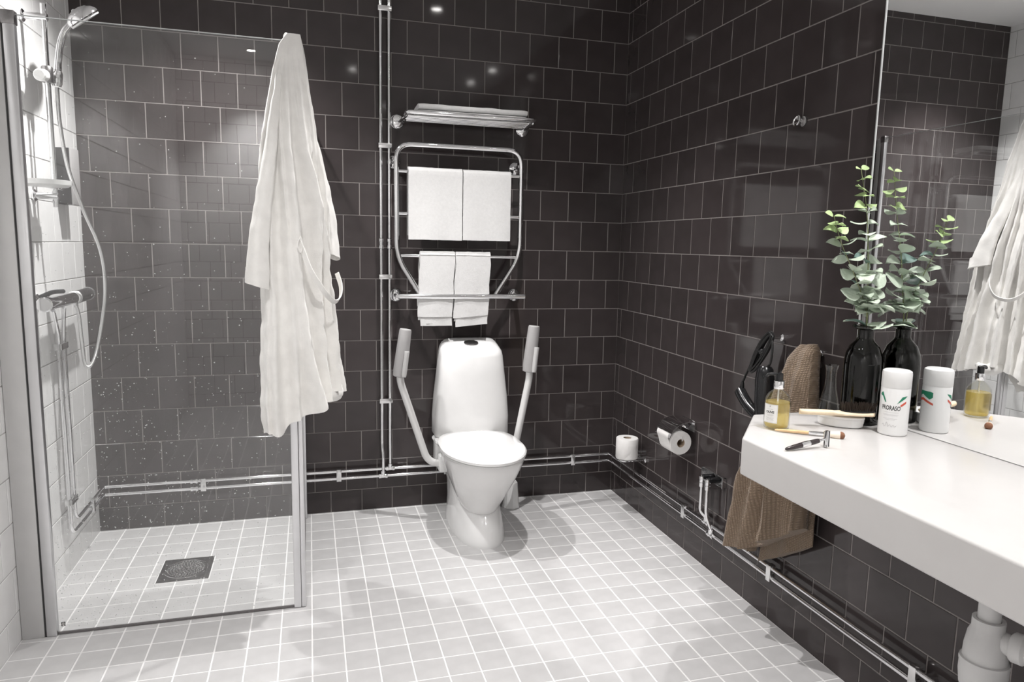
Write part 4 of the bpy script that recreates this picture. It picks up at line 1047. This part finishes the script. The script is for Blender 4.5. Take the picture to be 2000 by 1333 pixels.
for i in range(33):
    t = i/32
    w = .0100+.004*math.sin(min(1, t/.45)*math.pi)*.5 if t < .45 else .0105+(.0225-.0105)*min(1, (t-.45)/.12)**.8
    if t > .9: w *= max(.12, math.sqrt(max(0, 1-((t-.9)/.1)**2)))
    if t < .04: w *= .55+.45*t/.04
    h = .0062 if t > .45 else .0075
    rs.append([h0+hdir*HL*t+hside*w*math.copysign(abs(math.cos(a))**.8, math.cos(a))+Vector((0, 0, h*math.copysign(abs(math.sin(a))**.8, math.sin(a)))) for a in [2*math.pi*k/20 for k in range(20)]])
rings(bm, rs); part('wooden_body', bm, 'beech', hb)
pc = h0+hdir*HL*.77; bm = B()
rs = []
for zz, sc in ((.005, 1), (.008, .95), (.0095, .7), (.010, .2)): rs.append([pc+hdir*.048*sc*math.cos(a)+hside*.018*sc*math.sin(a)+Vector((0, 0, zz)) for a in [2*math.pi*k/30 for k in range(30)]])
rings(bm, rs); part('cushion', bm, 'black_matt', hb)
bm = B(); rd = random.Random(2)
for i in range(-9, 10):
    for j in range(-4, 5):
        a, b = i*.0054+(.0025 if j % 2 else 0), j*.0046
        if (a/.047)**2+(b/.0175)**2 > 1: continue
        for q in range(2):
            p0 = pc+hdir*a+hside*b+Vector((0, 0, .008)); d = (hdir*a*5+hside*b*7+Vector((rd.uniform(-.25, .25), rd.uniform(-.25, .25), 1))).normalized()
            tube(bm, [p0, p0+d*.0235], [.0008, .0005], 4)
part('bristles', bm, 'bristle', hb, kind='stuff')
# make-up brush
m0, m1 = Vector((-.398, -1.918, ZT+.0045)), Vector((-.262, -2.022, ZT+.0075)); md = (m1-m0).normalized(); ML = (m1-m0).length
mb = thing('makeup_brush', 'make-up brush with a light wooden handle and brown tip on the counter', 'brush', tuple(m0))
bm = B(); tube(bm, [m0+md*ML*t for t in (0, .03, .15, .35, .5)], [.0015, .003, .0042, .0046, .0045], 14); part('handle', bm, 'wood', mb)
bm = B(); tube(bm, [m0+md*ML*t for t in (.5, .52, .74, .78)], [.0046, .0050, .0056, .0062], 14); part('ferrule', bm, 'chrome', mb, 'silver ferrule')
bm = B(); tube(bm, [m0+md*ML*t for t in (.77, .82, .90, .95)], [.0060, .0078, .0100, .0104], 16); part('hair', bm, 'hair_pale', mb)
bm = B(); tube(bm, [m0+md*ML*t for t in (.949, .97, .995, 1.012, 1.02)], [.0104, .0104, .0088, .0055, .001], 16); part('tip', bm, 'hair_tip', mb, 'brown hair tip')
# razor
r0, r1 = Vector((-.492, -2.088, ZT+.0045)), Vector((-.366, -2.078, ZT+.0205)); rdv = (r1-r0).normalized(); RL = (r1-r0).length
rz = thing('safety_razor', 'safety razor with a dark handle and chrome head near the counter edge', 'razor', tuple(r0))
bm = B(); tube(bm, [r0+rdv*RL*t for t in (0, .03, .2, .45, .68, .80, .82)], [.002, .0040, .0058, .0070, .0066, .0060, .005], 16); part('handle', bm, 'razor', rz)
bm = B(); tube(bm, [r0+rdv*RL*t for t in (.38, .44, .5, .56, .60)], [.0066, .00725, .00728, .0072, .0066], 16); part('emblem_band', bm, 'chrome_soft', rz, 'silver emblem band')
bm = B(); tube(bm, [r0+rdv*RL*t for t in (.81, .84, .86, .92, 1.0)], [.0055, .0050, .0030, .0028, .0032], 12); part('neck', bm, 'chrome', rz)
hx = Vector((.22, .26, .94)).normalized(); hz_ = rdv.cross(hx).normalized(); hc_ = r1; bm = B(); rs = []
for s in (-1, -.97, .97, 1):
    w = 1 if abs(s) < .99 else .8
    rs.append([hc_+hx*.0205*s+rdv*.0022*w*math.cos(a)*1.6+hz_*.0085*w*math.sin(a) for a in [2*math.pi*k/16 for k in range(16)]])
rings(bm, rs); part('head', bm, 'chrome', rz)
bm = B(); rs = []
for s in (-1, 1): rs.append([hc_+hx*.0212*s+rdv*(.0042+.0006*math.cos(a))+hz_*.0092*math.sin(a) for a in [2*math.pi*k/10 for k in range(10)]])
rings(bm, rs); part('cap_plate', bm, 'chrome', rz)
